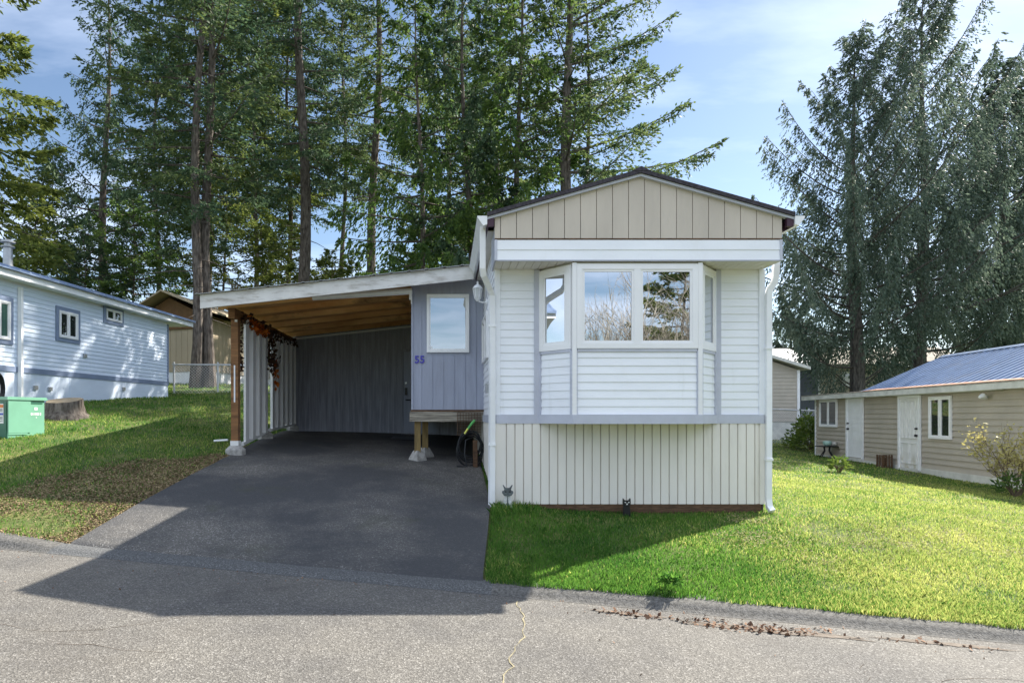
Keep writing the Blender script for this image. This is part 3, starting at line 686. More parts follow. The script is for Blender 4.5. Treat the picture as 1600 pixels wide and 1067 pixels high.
# downspouts
m = MB(); zg = rt(.525)-.16
m.tube([(.475, 8.32, zg+.02), (.475, 8.34, H(1.92)), (.49, 8.38, H(1.84)), (.585, 8.58, H(1.70)), (.615, 8.635, H(1.62)), (.622, 8.64, H(.5)), (.617, 8.64, H(-.9)), (.614, 8.62, H(-1.22))], 0, sq=(.062, .075)); m.build('downspout', MT['white'], home, smooth=False)
m = MB(); m.tube([(4.47, 8.62, zg+.02), (4.445, 8.62, H(2.02)), (4.44, 8.63, H(1.87)), (4.425, 8.635, H(1.80)), (4.372, 8.645, H(1.71)), (4.354, 8.645, H(1.63)), (4.352, 8.645, H(-1.12)), (4.355, 8.625, H(-1.22)), (4.37, 8.57, H(-1.275))], 0, sq=(.062, .075)); m.build('downspout', MT['white'], home)
m = MB()
for x, zz_ in ((.62, 1.2), (.62, -.4), (4.352, .9), (4.352, -.6)): m.box(x-.048, x+.048, 8.602, 8.69, H(zz_), H(zz_)+.03).cut()
m.build_each('downspout_strap', MT['white'], home)
window(home, (xl, 11.3), (xl, 10.1), H(.92), H(1.66), 2, .05, .05, name='side_window')
MB().box(xl-.06, xl, 9.95, 10.07, H(.36), H(.50)).build('outlet_box', MT['metal'], home)
# coach lamp on the side wall
lx, ly, lz = .52, 10.55, H(2.0)
m = MB(); m.tube([(xl, ly, lz-.12), (.60, ly, lz-.13), (lx, ly, lz-.10)], .013, 8); m.lathe((lx, ly, lz), [(.02, -.11), (.035, -.09), (.045, -.07), (.05, -.065)], 12); m.lathe((lx, ly, lz), [(.085, .10), (.08, .11), (.05, .15), (.02, .165), (.014, .19), (.02, .2), (.006, .22)], 12)
for k in range(6):
    a = k*math.pi/3; m.tube([(lx+.047*math.cos(a), ly+.047*math.sin(a), lz-.07), (lx+.078*math.cos(a), ly+.078*math.sin(a), lz+.105)], .006, 5)
m.tube([(xl+.0, ly, lz-.12), (xl-.025, ly, lz-.12)], .055, 12)
lp = m.build('wall_lamp', MT['white'], home, True)
m = MB(); m.lathe((lx, ly, lz), [(.042, -.066), (.072, .10)], 12); m.build('lamp_glass', MT['lamp'], lp, True)

# ================================================================ carport
rh = lambda x: 1.95+(x+4.19)*.108
port = thing('carport', 'lean-to carport with peeling white fascia and bare wood ceiling beside the mobile home', 'carport', (-1.8, 10.9, H(-.8)))
m = MB(); m.wall((-4.19, 10.90), (.47, 10.90), .04, H(rh(-4.19)-.12), H(rh(-4.19)+.115), H(rh(.47)-.12), H(rh(.47)+.115)); m.build('fascia', MT['fascia'], port)
m = MB(); x = -4.26; zr = lambda x: H(rh(x)+.118)
while x < .64:   # profiled metal roofing
    x2 = min(x+.30, .65); xs_ = [x, x+.02, x+.045, x+.065, x2]; hs = [0, .011, .011, 0, 0]
    for i in range(4):
        if xs_[i+1] <= x2+1e-6: m.hexa([(xs_[i], 10.84, zr(xs_[i])+hs[i]-.0), (xs_[i+1], 10.84, zr(xs_[i+1])+hs[i+1]), (xs_[i+1], 16.5, zr(xs_[i+1])+hs[i+1]), (xs_[i], 16.5, zr(xs_[i])+hs[i]), (xs_[i], 10.84, zr(xs_[i])+hs[i]+.006), (xs_[i+1], 10.84, zr(xs_[i+1])+hs[i+1]+.006), (xs_[i+1], 16.5, zr(xs_[i+1])+hs[i+1]+.006), (xs_[i], 16.5, zr(xs_[i])+hs[i]+.006)])
    x = x2
m.build('metal_roof', MT['metal'], port)
m = MB(); y = 10.945
while y < 16.4:  # ceiling boards
    y2 = min(y+.18, 16.44); m.hexa([(-4.17, y+.004, H(rh(-4.17)+.06)), (.655, y+.004, H(rh(.655)+.06)), (.655, y2-.004, H(rh(.655)+.06)), (-4.17, y2-.004, H(rh(-4.17)+.06)), (-4.17, y+.004, H(rh(-4.17)+.10)), (.655, y+.004, H(rh(.655)+.10)), (.655, y2-.004, H(rh(.655)+.10)), (-4.17, y2-.004, H(rh(-4.17)+.10))]); y = y2
m.build('ceiling', MT['ceilwood'], port)
for y in (11.5, 12.35, 13.2, 14.05, 14.9, 15.7):
    m = MB(); m.wall((-4.1, y), (.64, y), .045, H(rh(-4.1)-.05), H(rh(-4.1)+.058), H(rh(.64)-.05), H(rh(.64)+.058)); m.build('rafter', MT['ceilwood'], port)
m = MB(); m.box(-3.90, -3.78, 11.45, 16.3, H(rh(-3.84)-.24), H(rh(-3.84)-.055)); m.build('side_beam', MT['wood'], port)
for y in (11.68, 13.5, 15.9):
    zb_ = g(-3.84, y)
    m = MB(); m.box(-3.905, -3.775, y-.065, y+.065, zb_+.17, H(rh(-3.84)-.24)); ps = m.build('post', MT['wood'] if y < 12 else MT['oldwood'], port)
    m = MB(); m.lathe((-3.84, y, zb_-.05), [(.19, 0), (.185, .14), (.12, .20), (.10, .21)], 4 if y > 12 else 10); m.build('footing', MT['concrete'], ps)
    if y < 12:
        MB().box(-3.915, -3.765, y-.072, y+.072, zb_+.165, zb_+.25).build('post_bracket', MT['whitesheet'], ps)
        MB().box(-3.85, -3.825, y-.072, y-.064, zb_+.95, zb_+1.62).build('white_strip', MT['white'], ps)
        MB().box(-3.83, -3.785, y-.085, y-.065, H(rh(-3.84)-.28), H(rh(-3.84)-.2)).build('white_clip', MT['white'], ps)
for y0, y1 in ((11.80, 13.40), (13.62, 15.82)):
    m = MB(); ribs(m, (-3.795, y0), (-3.795, y1), lambda s: g(-3.84, y0+s)+.17, K(H(rh(-3.8)-.20)), .42, .11, duty=.42)
    ribs(m, (-3.80, y0), (-3.80, y1), lambda s: g(-3.84, y0+s)+.17, K(H(rh(-3.8)-.20)), .42, .11, duty=.42)
    m.hexa([(-3.79, y0, g(-3.84, y0)+.13), (-3.73, y0, g(-3.84, y0)+.13), (-3.73, y1, g(-3.84, y1)+.13), (-3.79, y1, g(-3.84, y1)+.13), (-3.79, y0, g(-3.84, y0)+.19), (-3.73, y0, g(-3.84, y0)+.19), (-3.73, y1, g(-3.84, y1)+.19), (-3.79, y1, g(-3.84, y1)+.19)])
    m.build('side_panel', MT['whitesheet'], port)
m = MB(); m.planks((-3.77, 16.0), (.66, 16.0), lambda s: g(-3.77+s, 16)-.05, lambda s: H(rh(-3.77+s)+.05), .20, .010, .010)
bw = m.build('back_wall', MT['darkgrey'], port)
MB().wall((-3.77, 16.07), (.66, 16.07), .05, H(-.6), H(rh(-3.77)+.05), H(-.6), H(rh(.66)+.05)).build('wall_backing', MT['darkgrey'], bw)
MB().wall((-3.74, 15.955), (-.62, 15.955), .035, H(rh(-3.74)-.09), H(rh(-3.74)-.045), H(rh(-.68)-.09), H(rh(-.68)-.045)).build('top_trim', MT['white'], bw)
zb_ = g(-.7, 16)
m = MB(); m.box(-1.06, -.24, 15.955, 15.99, zb_+.04, zb_+2.06); dr = m.build('door', MT['greypaint'], port)
m = MB(); m.box(-1.12, -1.07, 15.945, 15.99, zb_, zb_+2.12); m.box(-.23, -.18, 15.945, 15.99, zb_, zb_+2.12); m.box(-1.07, -.23, 15.945, 15.99, zb_+2.07, zb_+2.12); m.box(-1.07, -.23, 15.945, 15.99, zb_-.0, zb_+.035); m.build('door_frame', MT['darkgrey'], dr)
m = MB(); m.box(-1.03, -.965, 15.92, 15.956, zb_+.98, zb_+1.16); m.build('door_lock', MT['black'], dr)
m = MB(); m.tube([(-1.0, 15.956, zb_+.86), (-1.0, 15.89, zb_+.86), (-.88, 15.89, zb_+.86)], .014, 8); m.build('door_handle', MT['black'], dr)
MB().tube([(-1.0, 15.956, zb_+1.28), (-1.0, 15.93, zb_+1.28)], .032, 12).build('deadbolt', MT['metal'], dr)
m = MB(); m.tube([(-2.36, 11.32, H(2.10)), (-.60, 11.32, H(2.21))], .058, 8); m.build('rolled_blind', MT['white'], port, True)
m = MB(); m.tube([(-.61, 11.30, H(2.2)), (-.61, 11.30, H(1.98))], .012, 6); m.tube([(-.63, 11.3, H(2.24)), (-.63, 11.3, H(2.05))], .022, 6); m.build('blind_cord', MT['whitesheet'], port, True)

# ================================================================ enclosed porch on posts
YP = 11.4; kP = YP/12.3
porch = thing('enclosed_porch', 'raised grey panelled porch room with one window and number 55', 'porch', (0, YP, H(-.8)))
px0 = -.664*kP; HK = lambda h: H(h*kP)
m = MB(); m.planks((px0, YP), (.672, YP), K(HK(.123)), lambda s: H(rh(px0+s)+.055), .195, .009, .010, first=.185)
m.build('wall', MT['greypaint'], porch)
m = MB(); m.planks((px0, 15.94), (px0, YP), K(HK(.123)), K(H(rh(px0)+.055)), .195, .009, .010); m.build('wall', MT['greypaint'], porch)
m = MB(); m.box(px0+.015, .67, YP+.015, 15.93, HK(.09), H(rh(px0)+.05)); m.build('wall_core', MT['darkgrey'], porch)
m = MB(); m.box(px0-.004, px0+.03, YP-.015, YP-.001, HK(.123), H(rh(px0)+.05)); m.build('corner_board', MT['greypaint'], porch)
window(porch, (-.37*kP, YP), (.443*kP, YP), HK(1.22), HK(2.335), 1, .045, .04, name='window', gm='paneblue')
MB().box(-.30*kP, -.26*kP, YP-.025, YP-.017, HK(1.30), HK(1.34)).build('window_sticker', MT['white'], porch)
m = MB(); m.box(-.70*kP, .66, YP-.04, YP+.01, HK(-.105), HK(.085)); m.build('deck_beam', MT['greywood'], porch)
MB().box(-.68*kP, .67, YP-.03, YP+.03, HK(.086), HK(.122)).build('sill_board', MT['oldwood'], porch)
m = MB()
for y in (12.2, 13.2, 14.2, 15.2): m.box(px0-.01, .66, y, y+.045, HK(-.1), HK(.085)).cut()
m.box(px0-.02, px0+.015, YP+.02, 15.9, HK(-.1), HK(.085)); m.build_each('floor_joist', MT['oldwood'], porch)
for px_, py_ in ((-.51, YP+.1), (-.39, YP+.6)):
    zb_ = g(px_, py_)
    m = MB(); m.box(px_-.055, px_+.055, py_-.05, py_+.05, zb_+.12, HK(-.105)); ps = m.build('post', MT['yelwood'], porch)
    m = MB(); m.lathe((px_, py_, zb_-.03), [(.17, 0), (.16, .07), (.085, .2), (.08, .21)], 4); m.build('footing', MT['concrete'], ps)
m = MB()
for k in range(9): m.box(.20+k*.05, .208+k*.05, YP-.075, YP-.065, H(-.34), H(.06))
for k in range(9): m.box(.19, .62, YP-.064, YP-.057, H(-.34+k*.05), H(-.332+k*.05))
m.build('wire_grate', MT['oldwood'], porch)
def text_mesh(txt, size, extr):
    c = bpy.data.curves.new('txt', 'FONT'); c.body = txt; c.size = size; c.extrude = extr; c.offset = size*.018; c.space_character = 1.1
    o = bpy.data.objects.new('txt', c); COL.objects.link(o); dg = bpy.context.evaluated_depsgraph_get(); me = bpy.data.meshes.new_from_object(o.evaluated_get(dg))
    bpy.data.objects.remove(o); return me
for i in range(2):
    me = text_mesh('5', .185, .006); me.transform(Matrix.Rotation(math.pi/2, 4, 'X')); o = _finish('house_number', me, porch, MT['blueink'], False)
    o.location = Vector((-.565+i*.095, YP-.012, HK(1.02)))-OFF[porch.name]

# garden hose hanging in coils under the porch, on its post
hx, hy = .42, YP-.20
hz = thing('garden_hose', 'coiled black garden hose with green and yellow nozzle hanging under the porch', 'garden hose', (hx, hy, g(hx, hy)))
pts = []
for k in range(6*28):
    a = k/28*2*math.pi; R_ = .235+.02*math.sin(k*.37)+.010*(k//28); pts.append((hx+R_*.82*math.cos(a+math.pi/2)+.012*math.sin(k*.5), hy+.018*(k/28)-.03*math.sin(a), H(-.49)+R_*math.sin(a+math.pi/2)-.025*(k//28)))
m = MB(); m.tube(pts, .012, 7); m.tube([pts[-1], (.34, hy-.07, H(-.42)), (.32, hy-.1, H(-.65)), (.36, hy-.12, g(.36, hy-.1)+.03), (.18, hy-.15, g(.18, hy-.15)+.03)], .012, 7); m.build('coil', MT['hose'], hz, True)
m = MB(); m.tube([(.38, hy-.1, H(-.22)), (.46, hy-.1, H(-.11)), (.50, hy-.1, H(-.07))], [.018, .024, .02], 8); m.build('nozzle', MT['limegreen'], hz, True)
m = MB(); m.tube([(.32, hy-.105, H(-.305)), (.38, hy-.1, H(-.215))], .016, 8); m.build('nozzle_tip', MT['yellow'], hz, True)
MB().box(.47, .55, hy-.02, hy+.1, g(.5, hy)-.02, H(-.42)).build('hanger', MT['oldwood'], hz)

# autumn leaf garlands on the carport's side wall
def leafcluster(name, path, n, spread, size, m, lab, cat, group=None, seed=0, dark=None):
    rng = np.random.default_rng(seed); pth = np.array([tuple(p) for p in path]); t = rng.uniform(0, len(pth)-1.001, n); i = t.astype(int); f = (t-i)[:, None]
    c = pth[i]*(1-f)+pth[i+1]*f+rng.normal(0, 1, (n, 3))*np.array(spread)
    a = rng.normal(0, 1, (n, 3)); a /= np.linalg.norm(a, axis=1)[:, None]; b2 = np.cross(a, rng.normal(0, 1, (n, 3))); b2 /= np.linalg.norm(b2, axis=1)[:, None]
    s = size*rng.uniform(.5, 1.4, n)[:, None]
    V = np.stack([c-a*s, c+b2*s*.6, c+a*s, c-b2*s*.6], 1).reshape(-1, 3); F = (np.arange(n)*4)[:, None]+np.arange(4)
    o = npmesh(name, V, F, m, loc=tuple(pth[0]))
    return tag(o, lab, cat, group)
ty = H(rh(-3.8)-.24)
leafcluster('leaf_garland', [(-3.72, 11.75, ty+.05), (-3.70, 12.5, ty), (-3.70, 13.4, ty-.05), (-3.7, 14.4, ty), (-3.7, 15.8, ty)], 260, (.03, .05, .06), .055, MT['darkleaf'], 'dark brown artificial leaf garland draped along the carport side beam', 'garland', seed=1)
leafcluster('orange_garland', [(-3.70, 12.0, ty+.02), (-3.66, 12.5, ty-.06), (-3.66, 13.0, ty-.04)], 110, (.03, .06, .05), .06, MT['orange'], 'bright orange artificial maple leaves pinned under the carport beam', 'garland', seed=2)
leafcluster('hanging_garland', [(-3.68, 13.4, ty), (-3.66, 13.42, ty-.45), (-3.66, 13.45, ty-.75)], 210, (.05, .14, .08), .05, MT['darkleaf'], 'dark bunch of artificial leaves hanging against the carport side wall', 'garland', seed=3)
leafcluster('orange_leaf_string', [(-3.66, 13.7, ty-.55), (-3.66, 13.75, ty-.85), (-3.66, 13.8, ty-1.15)], 50, (.02, .05, .05), .06, MT['orange'], 'short string of orange leaves hanging below the dark bunch', 'garland', seed=5)
leafcluster('leaf_vine', [(-3.765, 11.78, ty), (-3.765, 11.78, ty-.5), (-3.765, 11.78, ty-.95)], 90, (.012, .02, .04), .035, MT['darkleaf'], 'thin brown leaf vine running down beside the front carport post', 'garland', seed=6)

mx_, my_ = -.93, 14.9
m = MB(); m.hexa([(mx_-.35, my_-.3, g(mx_-.35, my_-.3)+.014), (mx_+.35, my_-.3, g(mx_+.35, my_-.3)+.014), (mx_+.35, my_+.3, g(mx_+.35, my_+.3)+.014), (mx_-.35, my_+.3, g(mx_-.35, my_+.3)+.014), (mx_-.34, my_-.29, g(mx_-.35, my_-.3)+.03), (mx_+.34, my_-.29, g(mx_+.35, my_-.3)+.03), (mx_+.34, my_+.29, g(mx_+.35, my_+.3)+.03), (mx_-.34, my_+.29, g(mx_-.35, my_+.3)+.03)])
tag(m.build('door_mat', MT['black'], None, loc=(mx_, my_, g(mx_, my_)+.014)), 'dark door mat lying at the back of the carport floor', 'door mat')
sx_, sy_ = -4.3, 12.2
m = MB(); m.tube([(sx_-.12, sy_, g(sx_, sy_)+.08), (sx_+.17, sy_-.1, g(sx_, sy_)+.10)], .02, 6)
tag(m.build('white_stake', MT['white'], None, loc=(sx_, sy_, g(sx_, sy_)+.08)), 'short white stake lying in the grass beside the carport post', 'stake')

# ================================================================ white neighbour on the left
XW = lambda y: -9.13+.108*(y-21)
YW = lambda px: -11.398/((px-697)/1000-.108)
nd = Vector((.1074, .9942)); nn = Vector((.9942, -.1074))
lh = thing('white_house', 'long white sided house with blue grey trim and metal flue on the left', 'house', (-10, 18, H(.4)))
a0 = (XW(9.5), 9.5); a1 = (XW(21), 21.0); LW = math.dist(a0, a1)
m = MB(); m.lap(a0, a1, H(1.12), H(3.0), .105, .018); m.build('wall', MT['bluesiding'], lh)
m = MB(); q = lambda s, e: (a0[0]+nd.x*s+nn.x*e, a0[1]+nd.y*s+nn.y*e)
lb(m, a0, nd, nn, 0, LW, -4.0, -.02, H(.0), H(3.1)); m.build('inner_wall', MT['siding'], lh)
m = MB(); lb(m, a0, nd, nn, 0, LW+.02, .0, .03, H(1.0), H(1.125)); m.build('belt_trim', MT['bluetrim'], lh)
m = MB(); lb(m, a0, nd, nn, 0, LW, -.02, .006, H(-.5), H(1.0))
for k in range(1, 5): lb(m, a0, nd, nn, k*2.3, k*2.3+.02, .006, .012, H(-.3), H(1.0))
m.build('skirting', MT['bluesiding'], lh)
m = MB(); lb(m, a0, nd, nn, LW-.06, LW+.012, -.02, .03, H(1.12), H(3.0)); m.build('corner_trim', MT['bluetrim'], lh)
m = MB(); sl0, sl1 = -1.0, LW+.95
for z_, e0, e1, t_, mm, nm in ((3.06, .0, .38, .02, 'white', 'soffit'), (3.04, .34, .38, .15, 'white', 'eave_fascia')):
    m = MB(); lb(m, a0, nd, nn, sl0, sl1, e0 if nm != 'soffit' else -4.3, e1 if nm != 'soffit' else .335, H(z_), H(z_)+t_); m.build(nm, MT[mm], lh)
m = MB(); rg = lambda s, e, z: (*q(s, e), H(z))
for e0, z0_, e1, z1_ in ((.46, 3.18, -2.0, 3.93), (-4.5, 3.18, -2.0, 3.93)):
    m.hexa([rg(sl0, e0, z0_), rg(sl1, e0, z0_), rg(sl1, e1, z1_), rg(sl0, e1, z1_), rg(sl0, e0, z0_+.035), rg(sl1, e0, z0_+.035), rg(sl1, e1, z1_+.035), rg(sl0, e1, z1_+.035)])
s = sl0
while s < sl1:
    m.hexa([rg(s, .46, 3.214), rg(s+.05, .46, 3.214), rg(s+.05, -2, 3.964), rg(s, -2, 3.964), rg(s, .46, 3.245), rg(s+.05, .46, 3.245), rg(s+.05, -2, 3.995), rg(s, -2, 3.995)]); s += .3
m.build('metal_roof', MT['blueroof'], lh)
m = MB(); m.prism([rg(LW, -.02, 3.08), rg(LW, -2.0, 3.9), rg(LW, -4.0, 3.08)], (nd.x*.03, nd.y*.03, 0)); m.build('gable_panel', MT['siding'], lh)
fx, fy = -11.5, 16.8; zf = H(3.75)
m = MB(); m.lathe((fx, fy, zf), [(.20, 0), (.19, .12), (.115, .20), (.11, .66), (.16, .67), (.165, .70), (.09, .71), (.09, .78), (.17, .79), (.17, .83), (.05, .88)], 16); m.build('flue_pipe', MT['metal'], lh, True)
def lwin(px0, px1, y0, y1, lights, **k):
    ya, yb_ = YW(px0), YW(px1); zc = (ya+yb_)/2
    return window(lh, (XW(ya)+.016, ya), (XW(yb_)+.016, yb_), CH+(650-y1)/1000*zc, CH+(650-y0)/1000*zc, lights, outer=(.10, 'bluetrim'), **k)
lwin(90, 119, 488, 529, 2, gm='panedull'); lwin(164, 188, 485, 502, 2, fw=.04, gm='panedull'); lwin(-22, 13, 468, 529, 2, gm='curtain')
yd = YW(28); m = MB(); m.tube([(XW(yd)+.06, yd, H(2.95)), (XW(yd)+.06, yd, H(.35)), (XW(yd)+.16, yd-.03, H(.27))], 0, sq=(.075, .085)); m.build('downspout', MT['white'], lh)
m = MB()
for px_, h_ in ((129, 1.55), (190, .75), (74, .62), (51, .63)): y_ = YW(px_); lb(m, (XW(y_), y_), nd, nn, 0, .12, .005, .05, H(h_), H(h_+.09)); m.cut()
m.build_each('wall_vent', MT['metal'], lh)
y_ = 13.95; m = MB()
for k in range(4): 
    rr = .23+.015*k; m.tube([(XW(y_)+.06+.02*k, y_+rr*.8*math.cos(a*math.pi/12), H(.72)+rr*1.25*math.sin(a*math.pi/12)-.12) for a in range(25)], .014, 6)
tag(m.build('hanging_hose', MT['hose'], None, True, loc=(XW(y_)+.05, y_, H(.72))), 'dark hose loops hung on the white house near the green cabinet', 'garden hose')

# green transformer cabinet
cb = thing('utility_cabinet', 'green steel utility cabinet with warning label on the left lawn', 'utility cabinet', (-8.2, 11.9, H(-.45)))
c0 = Vector((-7.77, 11.35)); ds = Vector((.33, .944)).normalized(); df = Vector((-.944, .33)).normalized()
qq = lambda a, b_, z: (c0.x+df.x*a+ds.x*b_, c0.y+df.y*a+ds.y*b_, z)
def cbox(mb, a0_, a1_, b0, b1, z0, z1): return mb.hexa([qq(a0_, b0, z0), qq(a0_, b1, z0), qq(a1_, b1, z0), qq(a1_, b0, z0), qq(a0_, b0, z1), qq(a0_, b1, z1), qq(a1_, b1, z1), qq(a1_, b0, z1)])
m = MB(); cbox(m, 0, 1.15, 0, .70, H(-.55), H(.29)); m.build('body', MT['boxgreen'], cb)
m = MB(); cbox(m, -.015, 1.17, .0, .42, H(-.30), H(.285)); cbox(m, -.012, 0, .0, .36, H(-.335), H(-.305)); hd = m.build('hood', MT['boxgreen'], cb)
m = MB(); cbox(m, -.03, 1.19, -.03, .74, H(.29), H(.33)); cbox(m, -.02, 1.18, -.02, .73, H(.33), H(.345)); m.build('lid', MT['boxgreen'], cb)
m = MB(); cbox(m, .03, 1.1, -.012, -.001, H(-.5), H(.25)); ft = m.build('front_panel', MT['boxdark'], cb)
m = MB(); cbox(m, .09, .38, -.016, -.013, H(-.13), H(.22)); m.build('warning_label', MT['signwhite'], ft)
m = MB(); cbox(m, .095, .375, -.019, -.0165, H(.15), H(.205)); m.build('label_heading', MT['signorange'], ft)
m = MB(); cbox(m, .095, .375, -.019, -.0165, H(.02), H(.055)); m.build('label_band', MT['signblue'], ft)
m = MB(); rr = random.Random(2)
for zz_ in (.12, .10, .08, -.02, -.04, -.06, -.09): cbox(m, .11, .2+rr.random()*.16, -.018, -.0165, H(zz_), H(zz_+.009))
m.build('label_lettering', MT['black'], ft)
m = MB(); cbox(m, -.003, .0, .50, .56, H(.11), H(.16))
for k, w_ in enumerate((.035, .02, .03, .04, .025, .03)): cbox(m, -.003, .0, .43+k*.036, .43+k*.036+w_*.7, H(.015), H(.06))
cbox(m, -.003, 0, .53, .545, H(-.035), H(-.015)); m.build('white_lettering', MT['signwhite'], cb)
m = MB(); cbox(m, -.006, 0, .43, .66, H(.225), H(.245)); m.build('lid_seam', MT['boxdark'], cb)
# stump
st = thing('tree_stump', 'wide sawn tree stump with rough bark on the left lawn', 'tree stump', (-8.42, 14.1, g(-8.42, 14.1)))
rg = np.random.default_rng(8); V = []; F = []; nA = 72; zb_ = g(-8.42, 14.1); lv = [(-.1, .62), (.02, .56), (.10, .46), (.25, .42), (.40, .41), (.405, .40)]
fl = np.convolve(np.tile(rg.normal(0, 1, nA), 3), np.ones(3)/3, 'same')[nA:2*nA]; lo_ = np.convolve(np.tile(rg.normal(0, 1, nA), 3), np.ones(9)/9, 'same')[nA:2*nA]
for i, (z_, r_) in enumerate(lv):
    for k in range(nA):
        a = 2*math.pi*k/nA; r = r_*(1+.05*fl[k]*(1 if i < 5 else .6)+.12*lo_[k]*(1.4 if i < 3 else .6)+.01*rg.normal()); r *= .86; V.append((-8.42+r*math.cos(a), 14.1+r*math.sin(a), zb_+z_*.92+(.20*r*math.sin(a) if i > 2 else 0)))
for i in range(len(lv)-1):
    for k in range(nA): F.append((i*nA+k, i*nA+(k+1) % nA, (i+1)*nA+(k+1) % nA, (i+1)*nA+k))
npmesh('bark', V, F, MT['bark'], st)
top = V[-nA:]; npmesh('cut_top', [(-8.42, 14.1, zb_+.38)]+[(p[0], p[1], p[2]+.003) for p in top], [(0, 1+k, 1+(k+1) % nA) for k in range(nA)], MT['pale'], st)
# tan house far left
th = thing('tan_house', 'tan panelled house with open brown gable behind the chain link fence', 'house', (-12, 27, H(1.2)))
m = MB(); cor = (-10.05, 27.0); m.planks((-13.6, 28.2), cor, K(H(1.9)), K(H(4.15)), .30, .02, .015); m.planks(cor, (-8.6, 36), K(H(1.9)), K(H(4.25)), .30, .02, .015); m.build('wall', MT['tan'], th)
m = MB(); m.prism([(-13.6, 28.25, H(.9)), (-10.09, 27.05, H(.9)), (-8.65, 36, H(.9)), (-13.4, 36.5, H(.9))], (0, 0, 3.2)); m.build('skirting', MT['white'], th)
m = MB(); m.prism([(-13.75, 28.2, H(4.15)), (-10.0, 26.92, H(4.15)), (-11.95, 27.6, H(5.1))], (.3, 1.2, 0)); gb = m.build('gable_panel', MT['brown'], th)
m = MB(); m.prism([(-13.7, 28.12, H(3.72)), (-10.02, 26.9, H(3.72)), (-10.02, 26.9, H(4.14)), (-13.7, 28.12, H(4.14))], (.1, .08, 0)); m.build('gable_header', MT['brown'], th)
m = MB()
ap, eR, eL = (-12.0, 26.9, 5.32), (-9.55, 26.1, 4.30), (-14.5, 27.8, 4.15)
for e in (eR, eL): m.hexa([(ap[0], ap[1], H(ap[2])-.07), (e[0], e[1], H(e[2])-.07), (e[0]+1.6, e[1]+10, H(e[2])-.07), (ap[0]+1.6, ap[1]+10, H(ap[2])-.07), (ap[0], ap[1], H(ap[2])), (e[0], e[1], H(e[2])), (e[0]+1.6, e[1]+10, H(e[2])), (ap[0]+1.6, ap[1]+10, H(ap[2]))])
m.build('roof', MT['tan'], th)
window(th, (-9.44, 30.8), (-9.2, 32.3), H(2.5), H(3.6), 1, .06, .05, gm='panedull')
# chain link fence helper
def chainlink(name, lab, p, q_, ht, posts, pitch=.085, gr=None):
    f = thing(name, lab, 'fence', (p[0], p[1], g(*p)), gr); d = Vector((q_[0]-p[0], q_[1]-p[1])); Ln = d.length; d.normalize()
    at = lambda s: (p[0]+d.x*s, p[1]+d.y*s)
    for s in posts: x, y = at(s); z = g(x, y); m = MB(); m.tube([(x, y, z-.1), (x, y, z+ht+.05)], .036, 8); m.lathe((x, y, z+ht+.05), [(.04, 0), (.03, .03), (.01, .045)], 8); m.build('post', MT['wire'], f, True)
    k = np.linspace(0, Ln, 8); m = MB(); m.tube([(*at(s), g(*at(s))+ht) for s in k], .030, 6); m.build('top_rail', MT['wire'], f, True)
    m = MB(); s = -ht
    while s < Ln:
        for sg in (1, -1):
            s0, s1 = max(s, 0), min(s+ht, Ln)
            if s1-s0 < .05: continue
            z0_, z1_ = (s0-s, s1-s) if sg > 0 else (ht-(s0-s), ht-(s1-s))
            m.tube([(*at(s0), g(*at(s0))+z0_), (*at(s1), g(*at(s1))+z1_)], .0045, 3, cap=False)
        s += pitch
    m.build('wire_mesh', MT['wire'], f)
chainlink('chain_link_fence', 'low chain link fence in front of the tan house on the left', (-9.5, 22.2), (-5.2, 23.2), 1.0, (.06, 1.5, 3.0, 4.35), .1)
chainlink('chain_link_fence', 'chain link fence beside the flowering bush on the right', (13.9, 28), (20, 28.6), 1.5, (.1, 2.1, 4.1, 6.05), .11)

# ================================================================ taupe shed row on the right
XS = lambda y: 13.2+.133*(y-18.3); YS = lambda px: 10.766/((px-697)/1000-.133)
sh = thing('garden_shed', 'long taupe sided shed with two white doors and blue metal roof', 'shed', (13.2, 18.3, H(-1.55)))
f0 = (XS(24.2), 24.2); f1 = (XS(10.5), 10.5); sdv = Vector((f1[0]-f0[0], f1[1]-f0[1])).normalized(); sn = Vector((sdv.y, -sdv.x)); LS = math.dist(f0, f1)
sS = lambda y: (24.2-y)/abs(sdv.y)
m = MB(); m.lap(f0, f1, H(-1.42), H(.66), .15, .034); m.build('wall', MT['taupe'], sh)
m = MB(); lb(m, f0, sdv, sn, 0, LS, -6.2, -.02, H(-1.75), H(.62)); m.build('inner_wall', MT['taupe'], sh)
m = MB(); lb(m, f0, sdv, sn, -.01, LS, .0, .05, H(-1.72), H(-1.42)); m.build('sill_board', MT['ridgewhite'], sh)
m = MB(); lb(m, f0, sdv, sn, -.02, .07, -.05, .035, H(-1.42), H(.66)); m.build('corner_trim', MT['white'], sh)
m = MB(); lb(m, f0, sdv, sn, -.45, LS+.2, .26, .34, H(.60), H(.76)); lb(m, f0, sdv, sn, sS(20.2), sS(14.5), .05, .255, H(.585), H(.635)); m.build('gutter', MT['ridgewhite'], sh)
m = MB(); lb(m, f0, sdv, sn, -.4, LS+.2, -.02, .26, H(.66), H(.70)); m.build('soffit', MT['ridgewhite'], sh)
rq = lambda s, e, z: (f0[0]+sdv.x*s+sn.x*e, f0[1]+sdv.y*s+sn.y*e, H(z))
def slab(m, s0, s1, e0, z0_, e1, z1_, t): return m.hexa([rq(s0, e0, z0_), rq(s1, e0, z0_), rq(s1, e1, z1_), rq(s0, e1, z1_), rq(s0, e0, z0_+t), rq(s1, e0, z0_+t), rq(s1, e1, z1_+t), rq(s0, e1, z1_+t)])
m = MB(); slab(m, -.45, LS+.2, .345, .745, -.7, .83, .03); slab(m, -.45, sS(22.1), -.7, .83, -6, .95, .03); m.build('flat_roof', MT['greywood'], sh)
